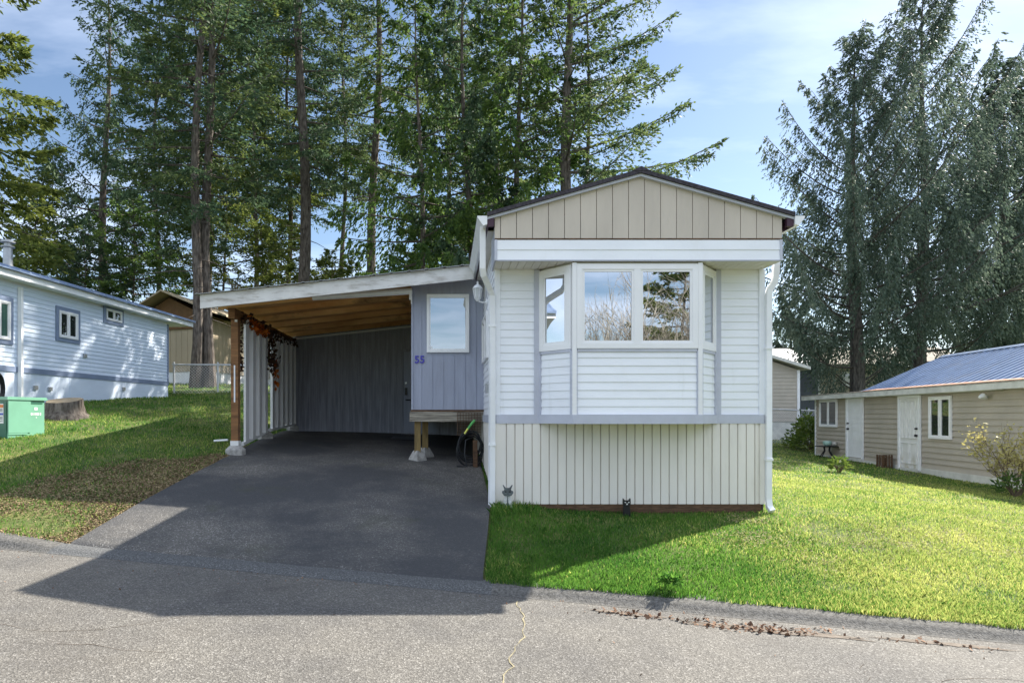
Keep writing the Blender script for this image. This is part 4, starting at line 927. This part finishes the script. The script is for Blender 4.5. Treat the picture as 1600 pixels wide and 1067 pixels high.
m = MB(); slab(m, sS(20.6), LS+.2, .10, .79, -.35, .85, .02); m.build('rusty_flashing', MT['rust'], sh)
m = MB(); sA, sB = sS(22.0), LS+.3
slab(m, sA, sB, -.45, .76, -3.1, 1.97, .03); slab(m, sA, sB, -5.9, .8, -3.1, 1.97, .03); s = sA
while s < sB: slab(m, s, s+.06, -.45, .788, -3.1, 1.998, .03); s += .28
slab(m, sA, sB, -2.95, 1.96, -3.1, 2.03, .02); m.build('metal_roof', MT['blueroof'], sh)
m = MB(); m.prism([rq(sA+.15, -.5, .8), rq(sA+.15, -3.1, 1.94), rq(sA+.15, -5.6, .8)], (sdv.x*.05, sdv.y*.05, 0)); m.build('gable_panel', MT['taupe'], sh)
def swin(px0, px1, z0, z1, **k): ya, yb_ = YS(px0), YS(px1); return window(sh, (XS(ya)-.03, ya), (XS(yb_)-.03, yb_), H(z0), H(z1), 2, .065, .05, **k)
swin(1283, 1310.3, -.39, .60, gm='panedull'); swin(1455, 1490, -.60, .52, gm='panedull')
def sdoor(px0, px1, zb, zt, panels, handle, mm):
    ya, yb_ = YS(px0), YS(px1); a = (XS(ya)-.034, ya); d = sdv; Ln = math.dist(a, (XS(yb_)-.034, yb_)); n = sn
    m = MB(); lb(m, a, d, n, .08, Ln-.08, .0, .02, H(zb), H(zt-.08))
    for (s0, s1, z0, z1) in panels:
        w_ = Ln-.16; x0, x1 = .08+s0*w_, .08+s1*w_; h_ = zt-.08-zb; p0, p1 = zb+z0*h_, zb+z1*h_
        lb(m, a, d, n, x0, x1, .0, .042, H(p0), H(p0)+.02); lb(m, a, d, n, x0, x1, .0, .042, H(p1)-.02, H(p1)); lb(m, a, d, n, x0, x0+.02, .0, .042, H(p0)+.02, H(p1)-.02); lb(m, a, d, n, x1-.02, x1, .0, .042, H(p0)+.02, H(p1)-.02)
    dr = m.build('door', mm, sh)
    m = MB(); lb(m, a, d, n, 0, .078, .0, .05, H(zb-.05), H(zt)); lb(m, a, d, n, Ln-.078, Ln, .0, .05, H(zb-.05), H(zt)); lb(m, a, d, n, .078, Ln-.078, .0, .05, H(zt-.078), H(zt)); m.build('door_frame', MT['white'], dr)
    m = MB(); hx = .16 if handle < 0 else Ln-.16
    for hz_ in (.93, 1.12):
        c = (a[0]+d.x*hx+n.x*.02, a[1]+d.y*hx+n.y*.02, H(zb+hz_)); m.tube([c, (c[0]+n.x*.06, c[1]+n.y*.06, c[2])], [.03, .036] if hz_ < 1 else [.026, .026], 10)
    m.build('door_handle', MT['black'], dr)
    m = MB(); lb(m, a, d, n, .0, Ln, .0, .10, H(zb-.12), H(zb-.02)); m.build('threshold', MT['ridgewhite'], dr)
    return dr
sdoor(1325, 1351.5, -1.36, .66, [], -1, MT['white'])
dm2 = mat('worn_white_door', (.74, .74, .73), .5, .05, 3); mix_over(dm2, (.36, .30, .14), 5, .45, .62, (1, 1, .5), .8, 1)
t = dm2.node_tree; bb = t.nodes['Principled BSDF']; src = bb.inputs['Base Color'].links[0].from_node  # grime only near the door's foot: a splash stain
co = t.nodes.new('ShaderNodeTexCoord'); se = t.nodes.new('ShaderNodeSeparateXYZ'); t.links.new(co.outputs['Object'], se.inputs[0]); mr = t.nodes.new('ShaderNodeMapRange')
mr.inputs[1].default_value = .52; mr.inputs[2].default_value = .10; t.links.new(se.outputs['Z'], mr.inputs[0]); ml = t.nodes.new('ShaderNodeMath'); ml.operation = 'MULTIPLY'
t.links.new(mr.outputs[0], ml.inputs[0]); t.links.new(src.inputs[0].links[0].from_socket, ml.inputs[1]); t.links.new(ml.outputs[0], src.inputs[0])
tag(sdoor(1407, 1441.7, -1.47, .60, [(.1, .27, .42, .95), (.33, .47, .42, .95), (.53, .67, .42, .95), (.73, .9, .42, .95), (.1, .47, .06, .36), (.53, .9, .06, .36)], 1, dm2), 'panelled white door stained at its foot')
y_ = 14.9; m = MB(); c = rq(sS(15.0), .1, .44); m.tube([c, (c[0]-.12, c[1]-.05, c[2]+.03), (c[0]-.2, c[1]-.06, c[2])], [.05, .07, .03], 10); m.build('eave_lamp', MT['white'], sh, True)
# small things by the shed
tx, ty_ = 13.42, 22.55; tz = g(tx, ty_)
t = thing('garden_table', 'small dark metal garden table by the shed wall', 'table', (tx, ty_, tz))
m = MB(); m.lathe((tx, ty_, tz+.40), [(.36, 0), (.37, .012), (.36, .024)], 24); m.build('table_top', MT['black'], t)
for k in range(4): a = k*math.pi/2+.4; m = MB(); m.tube([(tx+.12*math.cos(a), ty_+.12*math.sin(a), tz+.40), (tx+.10*math.cos(a), ty_+.10*math.sin(a), tz+.25), (tx+.30*math.cos(a), ty_+.30*math.sin(a), tz-.01)], .018, 6); m.build('leg', MT['black'], t)
for k, (ox, oy, s, lab) in enumerate(((-.06, -.12, 1.1, 'larger pale green bowl standing on the dark garden table'), (.17, -.10, .85, 'smaller whitish bowl at the right end of the dark garden table'))):
    m = MB(); m.lathe((tx+ox, ty_+oy, tz+.425), [(.05*s, 0), (.11*s, .04*s), (.13*s, .1*s), (.12*s, .155*s), (.105*s, .16*s), (.11*s, .1*s), (.02, .05*s)], 16)
    tag(m.build('bowl', MT['teal'] if k == 0 else MT['ridgewhite'], None, True, loc=(tx+ox, ty_+oy, tz+.425)), lab, 'bowl')
kx, ky = 12.98, 18.95; kz = g(kx, ky)
t = thing('wooden_crate', 'dark slatted wooden crate on the ground between the shed doors', 'crate', (kx, ky, kz))
m = MB()
for i in range(4): m.box(kx-.13+i*.075, kx-.085+i*.075, ky-.15, ky-.135, kz-.03, kz+.40); m.box(kx-.13+i*.075, kx-.085+i*.075, ky+.135, ky+.15, kz-.03, kz+.38)
for i in range(3): m.box(kx-.15, kx-.135, ky-.14+i*.11, ky-.08+i*.11, kz-.03, kz+.39); m.box(kx+.135, kx+.15, ky-.14+i*.11, ky-.08+i*.11, kz-.03, kz+.38)
m.build('slats', MT['oldwood'], t)
m = MB()
for z_ in (.03, .31): m.box(kx-.134, kx+.134, ky-.134, ky-.115, kz+z_, kz+z_+.04); m.box(kx-.134, -.115+kx, ky-.11, ky+.13, kz+z_, kz+z_+.04)
m.build('frame', MT['greywood'], t)
# far right houses
def house(name, lab, x0, x1, y, dep, zb, ze, zr, m_, roofm, ridge='x', xr_=None):
    t = thing(name, lab, 'house', ((x0+x1)/2, y, H(zb)))
    m = MB(); m.lap((x0, y), (x1, y), H(zb), H(ze), .17, .02); m.lap((x1, y), (x1, y+dep), H(zb), H(ze), .17, .02); m.lap((x0, y+dep), (x0, y), H(zb), H(ze), .17, .02); m.build('wall', m_, t)
    m = MB(); m.box(x0+.03, x1-.03, y+.03, y+dep-.03, H(zb-1.5), H(ze-.02)); m.build('inner_wall', MT['ridgewhite'], t)
    m = MB(); o = .35
    if ridge == 'y':
        xm = (x0+x1)/2 if xr_ is None else xr_
        for xe in (x0-o, x1+o): m.prism([(xm, y-o, H(zr)), (xe, y-o, H(ze)), (xe, y-o, H(ze)+.14), (xm, y-o, H(zr)+.14)], (0, dep+2*o, 0))
        m2 = MB(); m2.prism([(x0, y+.01, H(ze)), (x1, y+.01, H(ze)), (xm, y+.01, H(zr))], (0, .1, 0)); m2.build('gable_panel', m_, t)
    else:
        ym = y+dep/2
        for ye in (y-o, y+dep+o): m.prism([(x0-o, ym, H(zr)), (x0-o, ye, H(ze)), (x0-o, ye, H(ze)+.12), (x0-o, ym, H(zr)+.12)], (x1-x0+2*o, 0, 0))
    m.build('roof', roofm, t)
    m = MB(); m.box(x1-.1, x1+.025, y-.03, y+.1, H(zb), H(ze)); m.build('corner_trim', MT['white'], t)
    return t
house('taupe_house', 'taupe gabled house just right of the mobile home behind the fence', 8.5, 16.55, 30, 9, -.25, 2.15, 3.5, MT['taupe'], MT['ridgewhite'], 'y')
hb = house('blue_grey_house', 'dark blue grey sided house beyond the chain link fence on the right', 15, 21.6, 37, 8, -.6, 2.8, 4.2, MT['bluegrey'], MT['metal'])
hc = house('taupe_house', 'pale taupe house behind the trunk of the left spruce', 25.2, 36, 43.5, 8, -.4, 3.4, 5.0, MT['lighttaupe'], MT['greywood'])
window(hc, (26.9, 43.47), (28.2, 43.47), H(2.0), H(3.0), 1, .09, .06, gm='panedull')
# garden cats
cx, cy = .82, 8.52; cz = g(cx, cy)
t = thing('cat_ornament', 'grey tin cat ornament with white body near the left downspout', 'cat ornament', (cx, cy, cz))
def poly(pts, y0, th, x, z, s=1): return [(x+p[0]*s, y0, z+p[1]*s) for p in pts], (0, th, 0)
m = MB(); m.prism(*poly([(-.075, .0), (-.05, -.035), (0, -.045), (.05, -.035), (.075, 0), (.072, .025), (.05, .03), (.042, .055), (.02, .068), (-.02, .068), (-.042, .055), (-.05, .03), (-.072, .025)], cy-.012, .03, cx, cz+.20))
for sx in (-1, 1): m.prism(*poly([(sx*.012, .055), (sx*.045, .05), (sx*.066, .105), (sx*.058, .108)], cy-.010, .026, cx, cz+.20))
hd = m.build('head', MT['greycat'], t)
m = MB()
for sx in (-1, 1): m.prism(*poly([(sx*.015, .005), (sx*.04, .005), (sx*.036, .02), (sx*.018, .02)], cy-.016, .003, cx, cz+.205))
m.prism(*poly([(-.008, -.012), (.008, -.012), (0, -.022)], cy-.016, .003, cx, cz+.205)); m.build('face', MT['black'], hd)
m = MB(); m.prism(*poly([(-.06, -.05), (.06, -.05), (.055, .06), (.035, .12), (.02, .155), (-.02, .155), (-.035, .12), (-.055, .06)], cy, .03, cx, cz+.03)); m.build('body', MT['whitecat'], t)
m = MB(); m.prism(*poly([(-.012, 0), (.012, 0), (.004, .14), (-.004, .14)], cy-.004, .003, cx, cz+.03)); m.build('stripe', MT['greycat'], t)
cx, cy = 2.40, 8.50; cz = g(cx, cy)
t = thing('cat_ornament', 'small black cat ornament standing against the brown base board', 'cat ornament', (cx, cy, cz))
m = MB(); m.prism(*poly([(-.045, -.06), (.05, -.06), (.05, .05), (.04, .10), (.036, .125), (-.036, .125), (-.042, .09), (-.045, .05)], cy, .035, cx, cz+.02)); m.build('body', MT['black'], t)
m = MB(); m.prism(*poly([(-.045, .12), (.045, .12), (.05, .16), (.047, .215), (.026, .188), (-.026, .188), (-.047, .215), (-.05, .16)], cy-.012, .045, cx, cz+.02)); hd = m.build('head', MT['black'], t)
m = MB()
for sx in (-1, 1): m.prism(*poly([(sx*.012, .155), (sx*.034, .160), (sx*.03, .172), (sx*.016, .170)], cy-.016, .004, cx, cz+.02))
m.prism(*poly([(-.012, .132), (.012, .132), (.006, .150), (-.006, .150)], cy-.016, .004, cx, cz+.02)); m.build('face', MT['whitecat'], hd)

# ================================================================ trees
def nrm(v): return v/np.maximum(np.linalg.norm(v, axis=-1, keepdims=True), 1e-9)
def leafquads(c, d, ln, wd, rng):
    """c centre-base, d direction, ln length, wd width -> quads"""
    n = len(c); sidev = nrm(np.cross(d, rng.normal(0, 1, (n, 3))))
    ln = ln[:, None]; wd = wd[:, None]
    V = np.stack([c, c+d*ln*.45+sidev*wd*.5, c+d*ln, c+d*ln*.45-sidev*wd*.5], 1)
    return V.reshape(-1, 3)
def conifer(name, lab, x, y, H_, clear, Rc, seed, fol='fir', e0=(-.22, .45), e1=(.05, .30), droop=.35, hang=0, spacing=.26, dens=1.0, rad=None, lean=0, group='conifers behind the mobile home', prof=.75, leaf=.17, dead=10, extra=None, skip=.0, azb=None, zb=None):
    rng = np.random.default_rng(seed); zb = g(x, y) if zb is None else zb; far = y >= 38; df = 1.25 if far else 1.0; leaf = leaf*(1.3 if far else 1)
    t = thing(name, lab, 'tree', (x, y, zb), group)
    r0 = rad or H_*(.0068 if far else .0088); lean = lean or rng.normal(0, .008); m = MB(); n = 12; ph = rng.uniform(0, 6)
    ax = lambda h: np.array([x+lean*h+.16*math.sin(h*.35+ph)*min(1, h/5), y+.08*math.cos(h*.3+ph)*min(1, h/5), zb+h])
    hs = np.linspace(-.3, H_, n+4); m.tube([ax(h) for h in hs], [max(.02, r0*(1-max(h, 0)/H_)**.95*(1.35 if h < .4 else 1)) for h in hs], 9)
    hang0 = hang; Vs = []; h = clear; az = rng.uniform(0, 6.28); arms = []
    while h < H_-.25:
        f = (h-clear)/(H_-clear); az += 2.399+rng.normal(0, .35)
        Lb = 1.1*Rc*((1-f)**prof)*rng.uniform(.6, 1.12)*min(1, .62+f*3.2)
        if azb: Lb *= 1+azb[1]*math.cos(az-azb[0])
        if rng.uniform() > skip: arms.append((ax(h), az, max(.35, Lb), lerp(e0[0], e0[1], f)+rng.normal(0, .10), lerp(e1[0], e1[1], f)+rng.normal(0, .06)))
        h += spacing*rng.uniform(.5, 1.5)*(1.0 if f < .8 else .7)
    if extra: arms += [(ax(q[0]), q[1], q[2], q[3], q[4]) for q in extra]
    for (p0, az, Lb, a0_, a1_) in arms:
        hang = hang0*(1-.55*min(1, max(0, (p0[2]-zb-clear)/(H_-clear)))**1.5)
        fw = np.array([math.cos(az), math.sin(az), 0]); lat = np.array([-fw[1], fw[0], 0]); bend = rng.normal(0, .12)
        curve = lambda s: p0+fw*(Lb*s)[:, None]+lat*(Lb*bend*s*s)[:, None]+np.array([0, 0, 1])*(Lb*(a0_*s+a1_*s*s))[:, None]
        ss = np.linspace(0, .97, 6); m.tube(curve(ss), [max(.010, (.014+.010*Lb)*(1-.85*s)) for s in ss], 4, cap=False)
        nt = max(8, int(Lb/.070*dens*df)); s = np.sort(rng.uniform(.10 if Lb > 1 else .0, 1.0, nt)**.85); side = np.where(rng.uniform(0, 1, nt) < .5, -1, 1)
        b = curve(s); tan = nrm(curve(s+.02)-b); tl = np.clip((.42*Lb*(1-s)**.75+.22)*rng.uniform(.55, 1.2, nt), .16, 1.5)
        td = nrm(tan*rng.uniform(.35, .9, (nt, 1))+lat*side[:, None]*rng.uniform(.5, 1., (nt, 1))*(1-.5*hang)+np.array([0, 0, -1])*(droop*rng.uniform(.2, 1.6, (nt, 1))+hang*rng.uniform(.5, 1.6, (nt, 1))))
        kk = 10; uu = (np.arange(kk)+rng.uniform(0, 1, (nt, kk)))/kk
        c = b[:, None]+td[:, None]*(tl[:, None]*uu)[..., None]+np.array([0, 0, -1])*((droop*.35+hang*.35)*tl[:, None]*uu**2)[..., None]+rng.normal(0, .03, (nt, kk, 3))
        dd = nrm(np.repeat(td[:, None], kk, 1)+rng.normal(0, .40-.18*min(1, hang), (nt, kk, 3))+np.array([0, 0, -.3*hang]))
        ln = leaf*rng.uniform(.6, 1.3, nt*kk); Vs.append(leafquads(c.reshape(-1, 3), dd.reshape(-1, 3), ln, ln*rng.uniform(.28, .5, nt*kk), rng))
    for k in range(dead):   # bare dead limbs under the crown
        h = rng.uniform(clear*.35, clear); a = rng.uniform(0, 6.28); l_ = rng.uniform(.6, 2.2); p0 = ax(h); fw = np.array([math.cos(a), math.sin(a), -.15])
        m.tube([p0, p0+fw*l_*.5, p0+fw*l_+np.array([0, 0, -.1])], [.025, .016, .008], 4, cap=False)
    m.build('trunk', MT['sprucebark' if fol == 'spruce' else 'bark'], t)
    V = np.concatenate(Vs); F = np.arange(len(V)).reshape(-1, 4); npmesh('crown', V, F, MT[fol], t)
    return t
PX = lambda px, z: (px-697)/1000*z
def fir(px, z, H_, clear, Rc, seed, lab, **k): return conifer(k.pop('name', 'fir_tree'), lab, PX(px, z), z, H_, clear, Rc, seed, **k)
fir(-45, 25, 27, 2.5, 4.2, 1, 'sunlit olive fir at the left edge behind the white house', fol='sunfir', spacing=.24, leaf=.26)
fir(165, 33, 22.3, 3.0, 4.6, 2, 'pointed dark spruce with drooping sprays above the tan house', name='spruce_tree', fol='firdark', e0=(-.15, .7), e1=(.25, .3), droop=.3, hang=.7, spacing=.25, rad=.28)
fir(306, 24.6, 30, 7.6, 4.2, 3, 'left trunk of the forked pair in front of the tan house', fol='fir', rad=.205, dens=.9)
fir(327, 24.9, 28, 6.2, 4.0, 4, 'right trunk of the forked pair beside the carport roof', fol='firdark', rad=.225, dens=.9)
fir(474, 29, 33, 9.4, 4.7, 5, 'straight bare lower trunk with high crown above the carport middle', fol='firdark', rad=.31, dead=16)
fir(583, 31, 32, 10.8, 3.9, 6, 'slim straight trunk rising above the porch end of the carport', fol='fir', rad=.27, dead=18, skip=.15)
fir(655, 27, 19, 3.0, 4.1, 7, 'dense cedar just right of the slim straight trunk', name='cedar_tree', fol='cedar', droop=.5, hang=.55, spacing=.26, leaf=.2, dens=1.15)
fir(735, 27, 22, 2.2, 4.2, 8, 'dark cedar directly behind the left eave of the mobile home', name='cedar_tree', fol='firdark', droop=.5, hang=.6, spacing=.24, leaf=.2, dens=1.1)
fir(815, 26.5, 22, 3.0, 4.4, 9, 'dark cedar between the left eave and the big fir', name='cedar_tree', fol='cedar', droop=.45, hang=.4, spacing=.25, leaf=.2, dens=1.1)
fir(893, 26, 27, 7.5, 4.6, 10, 'big fir with long branches over the mobile home gable', fol='fir', rad=.33, e0=(.0, .5), e1=(.10, .3), spacing=.25, azb=(0, .28),
    extra=[(9.4, .05, 6.4, .12, .22), (11.0, -.12, 4.9, .16, .22), (12.6, .1, 4.6, .2, .25), (14.6, -.05, 4.5, .25, .3), (16.2, .12, 4.9, .28, .28), (8.3, -.2, 4.9, .02, .16)])
fir(915, 27.5, 22, 6, 3.0, 11, 'slender fir half hidden behind the big fir trunk', fol='firdark', rad=.16)
fir(245, 42, 30, 7, 4.8, 12, 'tall fir far behind between spruce and forked pair', fol='fir', spacing=.24)
fir(395, 43, 31, 11, 5.2, 13, 'tall olive fir far behind the carport left end', fol='sunfir', spacing=.25)
fir(535, 46, 33, 14, 4.4, 14, 'far fir showing between the two straight trunks', fol='fir', spacing=.26, skip=.1)
fir(90, 41, 15, 3, 4.2, 15, 'far fir behind the metal flue of the white house', fol='firdark', spacing=.24)
fir(700, 44, 35, 4, 5.2, 16, 'tallest far fir behind the two cedars', fol='fir', spacing=.25)
fir(450, 47, 36, 13, 5.4, 33, 'far tall fir seen left of the straight bare trunk', fol='firdark', spacing=.26)
fir(780, 40, 33, 4, 4.8, 34, 'far fir behind the peak of the left gutter', fol='fir', spacing=.25)
fir(330, 48, 37, 12, 5.4, 35, 'far tall fir showing between the forked pair', fol='fir', spacing=.26)
fir(410, 35, 9.0, .8, 3.2, 17, 'low yellow green fir standing left of the straight bare trunk', fol='sunfir', spacing=.18, prof=.6)
fir(350, 33, 11.5, 1.0, 3.2, 18, 'low yellow green fir just right of the forked pair', fol='sunfir', spacing=.18, prof=.6)
fir(205, 30, 8.5, .6, 3.3, 19, 'low dark fir in front of the tan house gable', fol='cedar', spacing=.17, prof=.6)
fir(445, 39, 9.5, .8, 4.0, 36, 'low yellow green fir just left of the straight bare trunk foot', fol='sunfir', spacing=.2, prof=.55)
fir(520, 40, 8.5, .8, 4.2, 37, 'low yellow green fir in the gap between the two straight trunks', fol='sunfir', spacing=.2, prof=.55)
fir(60, 30, 10.0, .8, 3.6, 20, 'low olive fir behind the white house roof', fol='sunfir', spacing=.18, prof=.6)
fir(650, 40, 11, .8, 3.6, 21, 'low bright cedar in the gap behind the porch roof', name='cedar_tree', fol='cedar', spacing=.2, prof=.6)
fir(130, 29, 6.5, .5, 3.0, 31, 'low dark fir against the end of the white house roof', fol='firdark', spacing=.16, prof=.55)
# grey-green spruces on the right
SP = dict(name='spruce_tree', fol='spruce', droop=.25, hang=1.0, e0=(-.10, .75), e1=(.55, .5), group='big grey green spruces on the right', leaf=.17, prof=.78, dead=0, dens=1.75, azb=(-1.57, .22))
fir(1338, 33, 20.8, 4.4, 6.3, 22, 'left big spruce with drooping grey green sprays behind the shed', rad=.40, spacing=.22, extra=[(2.2, 3.3, 3.6, .35, .8), (2.4, 2.7, 3.0, .5, .9), (2.6, .2, 3.8, .45, .3), (2.3, -.6, 2.5, .6, .9), (6.5, 3.2, 5.2, .1, .75), (8.0, 3.0, 4.9, .25, .7), (10.5, 3.25, 4.2, .4, .75), (5, 3.1, 5, -.05, .5), (3.5, 3.4, 4.6, -.15, .4)], **SP)
fir(1440, 36, 25.5, 3.6, 7.0, 23, 'tallest big spruce rising behind the blue roof', rad=.38, spacing=.21, extra=[(9, .1, 5.5, .35, .75), (11, -.1, 5.2, .5, .7), (13, .0, 4.6, .6, .7), (15, 3.1, 4.0, .5, .8)], **SP)
fir(1562, 39, 22.5, 4.2, 6.0, 24, 'spruce at the right edge behind the blue metal roof', rad=.36, spacing=.24, **SP)
fir(1232, 46, 10, 3.6, 2.4, 25, 'small far spruce over the taupe gabled house', rad=.2, spacing=.24, **SP)
fir(1680, 44, 20, 3, 5, 26, 'far spruce beyond the right end of the shed', rad=.3, spacing=.3, **SP)

# bare and budding trees
def bare_tree(name, lab, x, y, H_, seed, levels=4, spread=.5, stems=1, leafm=None, nleaf=0, leaf=.05, group=None, cat='tree', r0=None, m_='twig', zb=None, ls=None):
    rng = np.random.default_rng(seed); zb = g(x, y) if zb is None else zb; t = thing(name, lab, cat, (x, y, zb), group); m = MB(); tips = []
    def grow(p, d, ln, r, lv):
        n = 4; pts = [p]; dd = d.copy()
        for _ in range(n): dd = nrm(dd+rng.normal(0, .10, 3)+np.array([0, 0, .05])); pts.append(pts[-1]+dd*ln/n)
        m.tube(pts, list(np.linspace(r, r*.6, n+1)), 5 if lv else 3, cap=False)
        if lv <= 1: tips.extend(pts[1:])
        if lv == 0: return
        for k in range(rng.integers(3, 5)):
            i = rng.integers(1, n+1); a = rng.uniform(0, 6.28); o = nrm(np.cross(dd, [math.cos(a), math.sin(a), .3])); grow(pts[i], nrm(dd+o*rng.uniform(.4, 1.3)*spread*1.5), ln*rng.uniform(.5, .78), r*.55, lv-1)
    for s in range(stems):
        a = rng.uniform(0, 6.28); sp = spread*(.9 if stems > 1 else .1); d = nrm(np.array([math.cos(a)*sp, math.sin(a)*sp, 1.])); grow(np.array([x+.06*math.cos(a), y+.06*math.sin(a), zb-.05]), d, H_*.42*rng.uniform(.8, 1.1), r0 or H_*.012, levels-1)
    m.build('trunk' if stems == 1 else 'stems', MT[m_], t)
    if nleaf:
        tp = np.array(tips); i = rng.integers(0, len(tp), nleaf); c = tp[i]+rng.normal(0, leaf*.7, (nleaf, 3)); d = nrm(rng.normal(0, 1, (nleaf, 3))); l_ = leaf*rng.uniform(.6, 1.5, nleaf)
        V = leafquads(c, d, l_, l_*.6, rng); npmesh('leaves', V, np.arange(len(V)).reshape(-1, 4), MT[leafm], t)
    return t
sap = 'thin bare saplings behind the carport'
bare_tree('bare_sapling', 'thin bare sapling left of the straight bare trunk', PX(437, 30), 30, 7.5, 51, 4, .35, group=sap)
bare_tree('bare_sapling', 'thin bare sapling just right of the straight bare trunk', PX(497, 32), 32, 7.0, 52, 4, .4, group=sap)
bare_tree('bare_sapling', 'leafing bushy sapling midway between the two straight trunks', PX(535, 33), 33, 6.5, 53, 4, .45, 1, 'sunfir', 900, .16, group=sap)
bare_tree('bare_sapling', 'thin bare sapling nearest the forked pair', PX(400, 29), 29, 6.0, 54, 4, .4, group=sap)
bare_tree('budding_shrub', 'tall thin shrub with pale yellow buds at the shed wall', 11.45, 12.85, 1.75, 61, 4, .33, 7, 'bud', 1900, .055, cat='shrub', r0=.012)
# glossy rhododendron bush
def bush(name, lab, x, y, r, h, n, leaf, m_, seed, cat='bush'):
    rng = np.random.default_rng(seed); zb = g(x, y); t = thing(name, lab, cat, (x, y, zb)); m = MB(); d = nrm(rng.normal(0, 1, (n, 3))); d[:, 2] = np.abs(d[:, 2])
    lob = 1+.22*np.sin(d[:, 0]*6+seed)*np.cos(d[:, 1]*5)+.12*np.sin(d[:, 2]*9)
    c = np.array([x, y, zb+.12])+d*(rng.uniform(.45, 1, n)**.6*lob)[:, None]*np.array([r, r, h])
    for k in range(9): a = k*.7; m.tube([(x, y, zb-.05), (x+r*.3*math.cos(a), y+r*.3*math.sin(a), zb+h*.4), (x+r*.6*math.cos(a), y+r*.6*math.sin(a), zb+h*.75)], [.02, .014, .006], 5)
    m.build('stems', MT['twig'], t); dd = nrm(d+rng.normal(0, .7, (n, 3))); l_ = leaf*rng.uniform(.6, 1.3, n); V = leafquads(c, dd, l_, l_*.38, rng); npmesh('leaves', V, np.arange(len(V)).reshape(-1, 4), MT[m_], t); return t
bush('rhododendron_bush', 'rounded glossy green bush at the far corner of the shed', 14.75, 25.9, .8, 1.2, 2200, .17, 'rhodo', 3)
bush('lawn_weed', 'small leafy weed standing alone on the right lawn', 10.2, 16.6, .22, .26, 90, .16, 'rhodo', 5, 'weed')
bush('grass_tussock', 'tall green tuft growing out of the right kerb', 2.0, 5.70, .075, .03, 220, .06, 'lush_shade', 6, 'grass tuft')
bush('low_shrub', 'leafy clump at the foot of the budding shrub', 11.2, 12.6, .3, .3, 160, .12, 'cedar', 9, 'shrub')
# across the road, behind the photographer: what the windows mirror
acr = 'trees across the road behind the photographer'
def zback(x, y): return float(R(x))+.07+max(0, -kt(x, y)-9)*.015
for i, (x, y, h_) in enumerate(((5.2, -13, 6.6), (6.6, -15, 7.6), (7.8, -14, 8.6), (8.9, -15.5, 8.4), (10.0, -14, 9.2), (11.3, -15, 9.6), (12.6, -15, 9.8), (14, -15, 9.6))):
    bare_tree('bare_tree', 'brown bare tree in the clump across the road', x, y, h_*1.05, 70+i, 5, .42, 7, group=acr, r0=.06, m_='paletwig', zb=zback(x, y))
conifer('fir_tree', 'green fir across the road mirrored in the right window pane', 12.6, -18, 15, 1.5, 3.6, 90, fol='sunfir', group=acr, spacing=.18, dens=1.6, leaf=.22, zb=zback(12.6, -18))
conifer('fir_tree', 'second green fir across the road further right', 16.6, -20, 14, 1.5, 3.4, 91, fol='fir', group=acr, spacing=.3, zb=zback(16.6, -20))
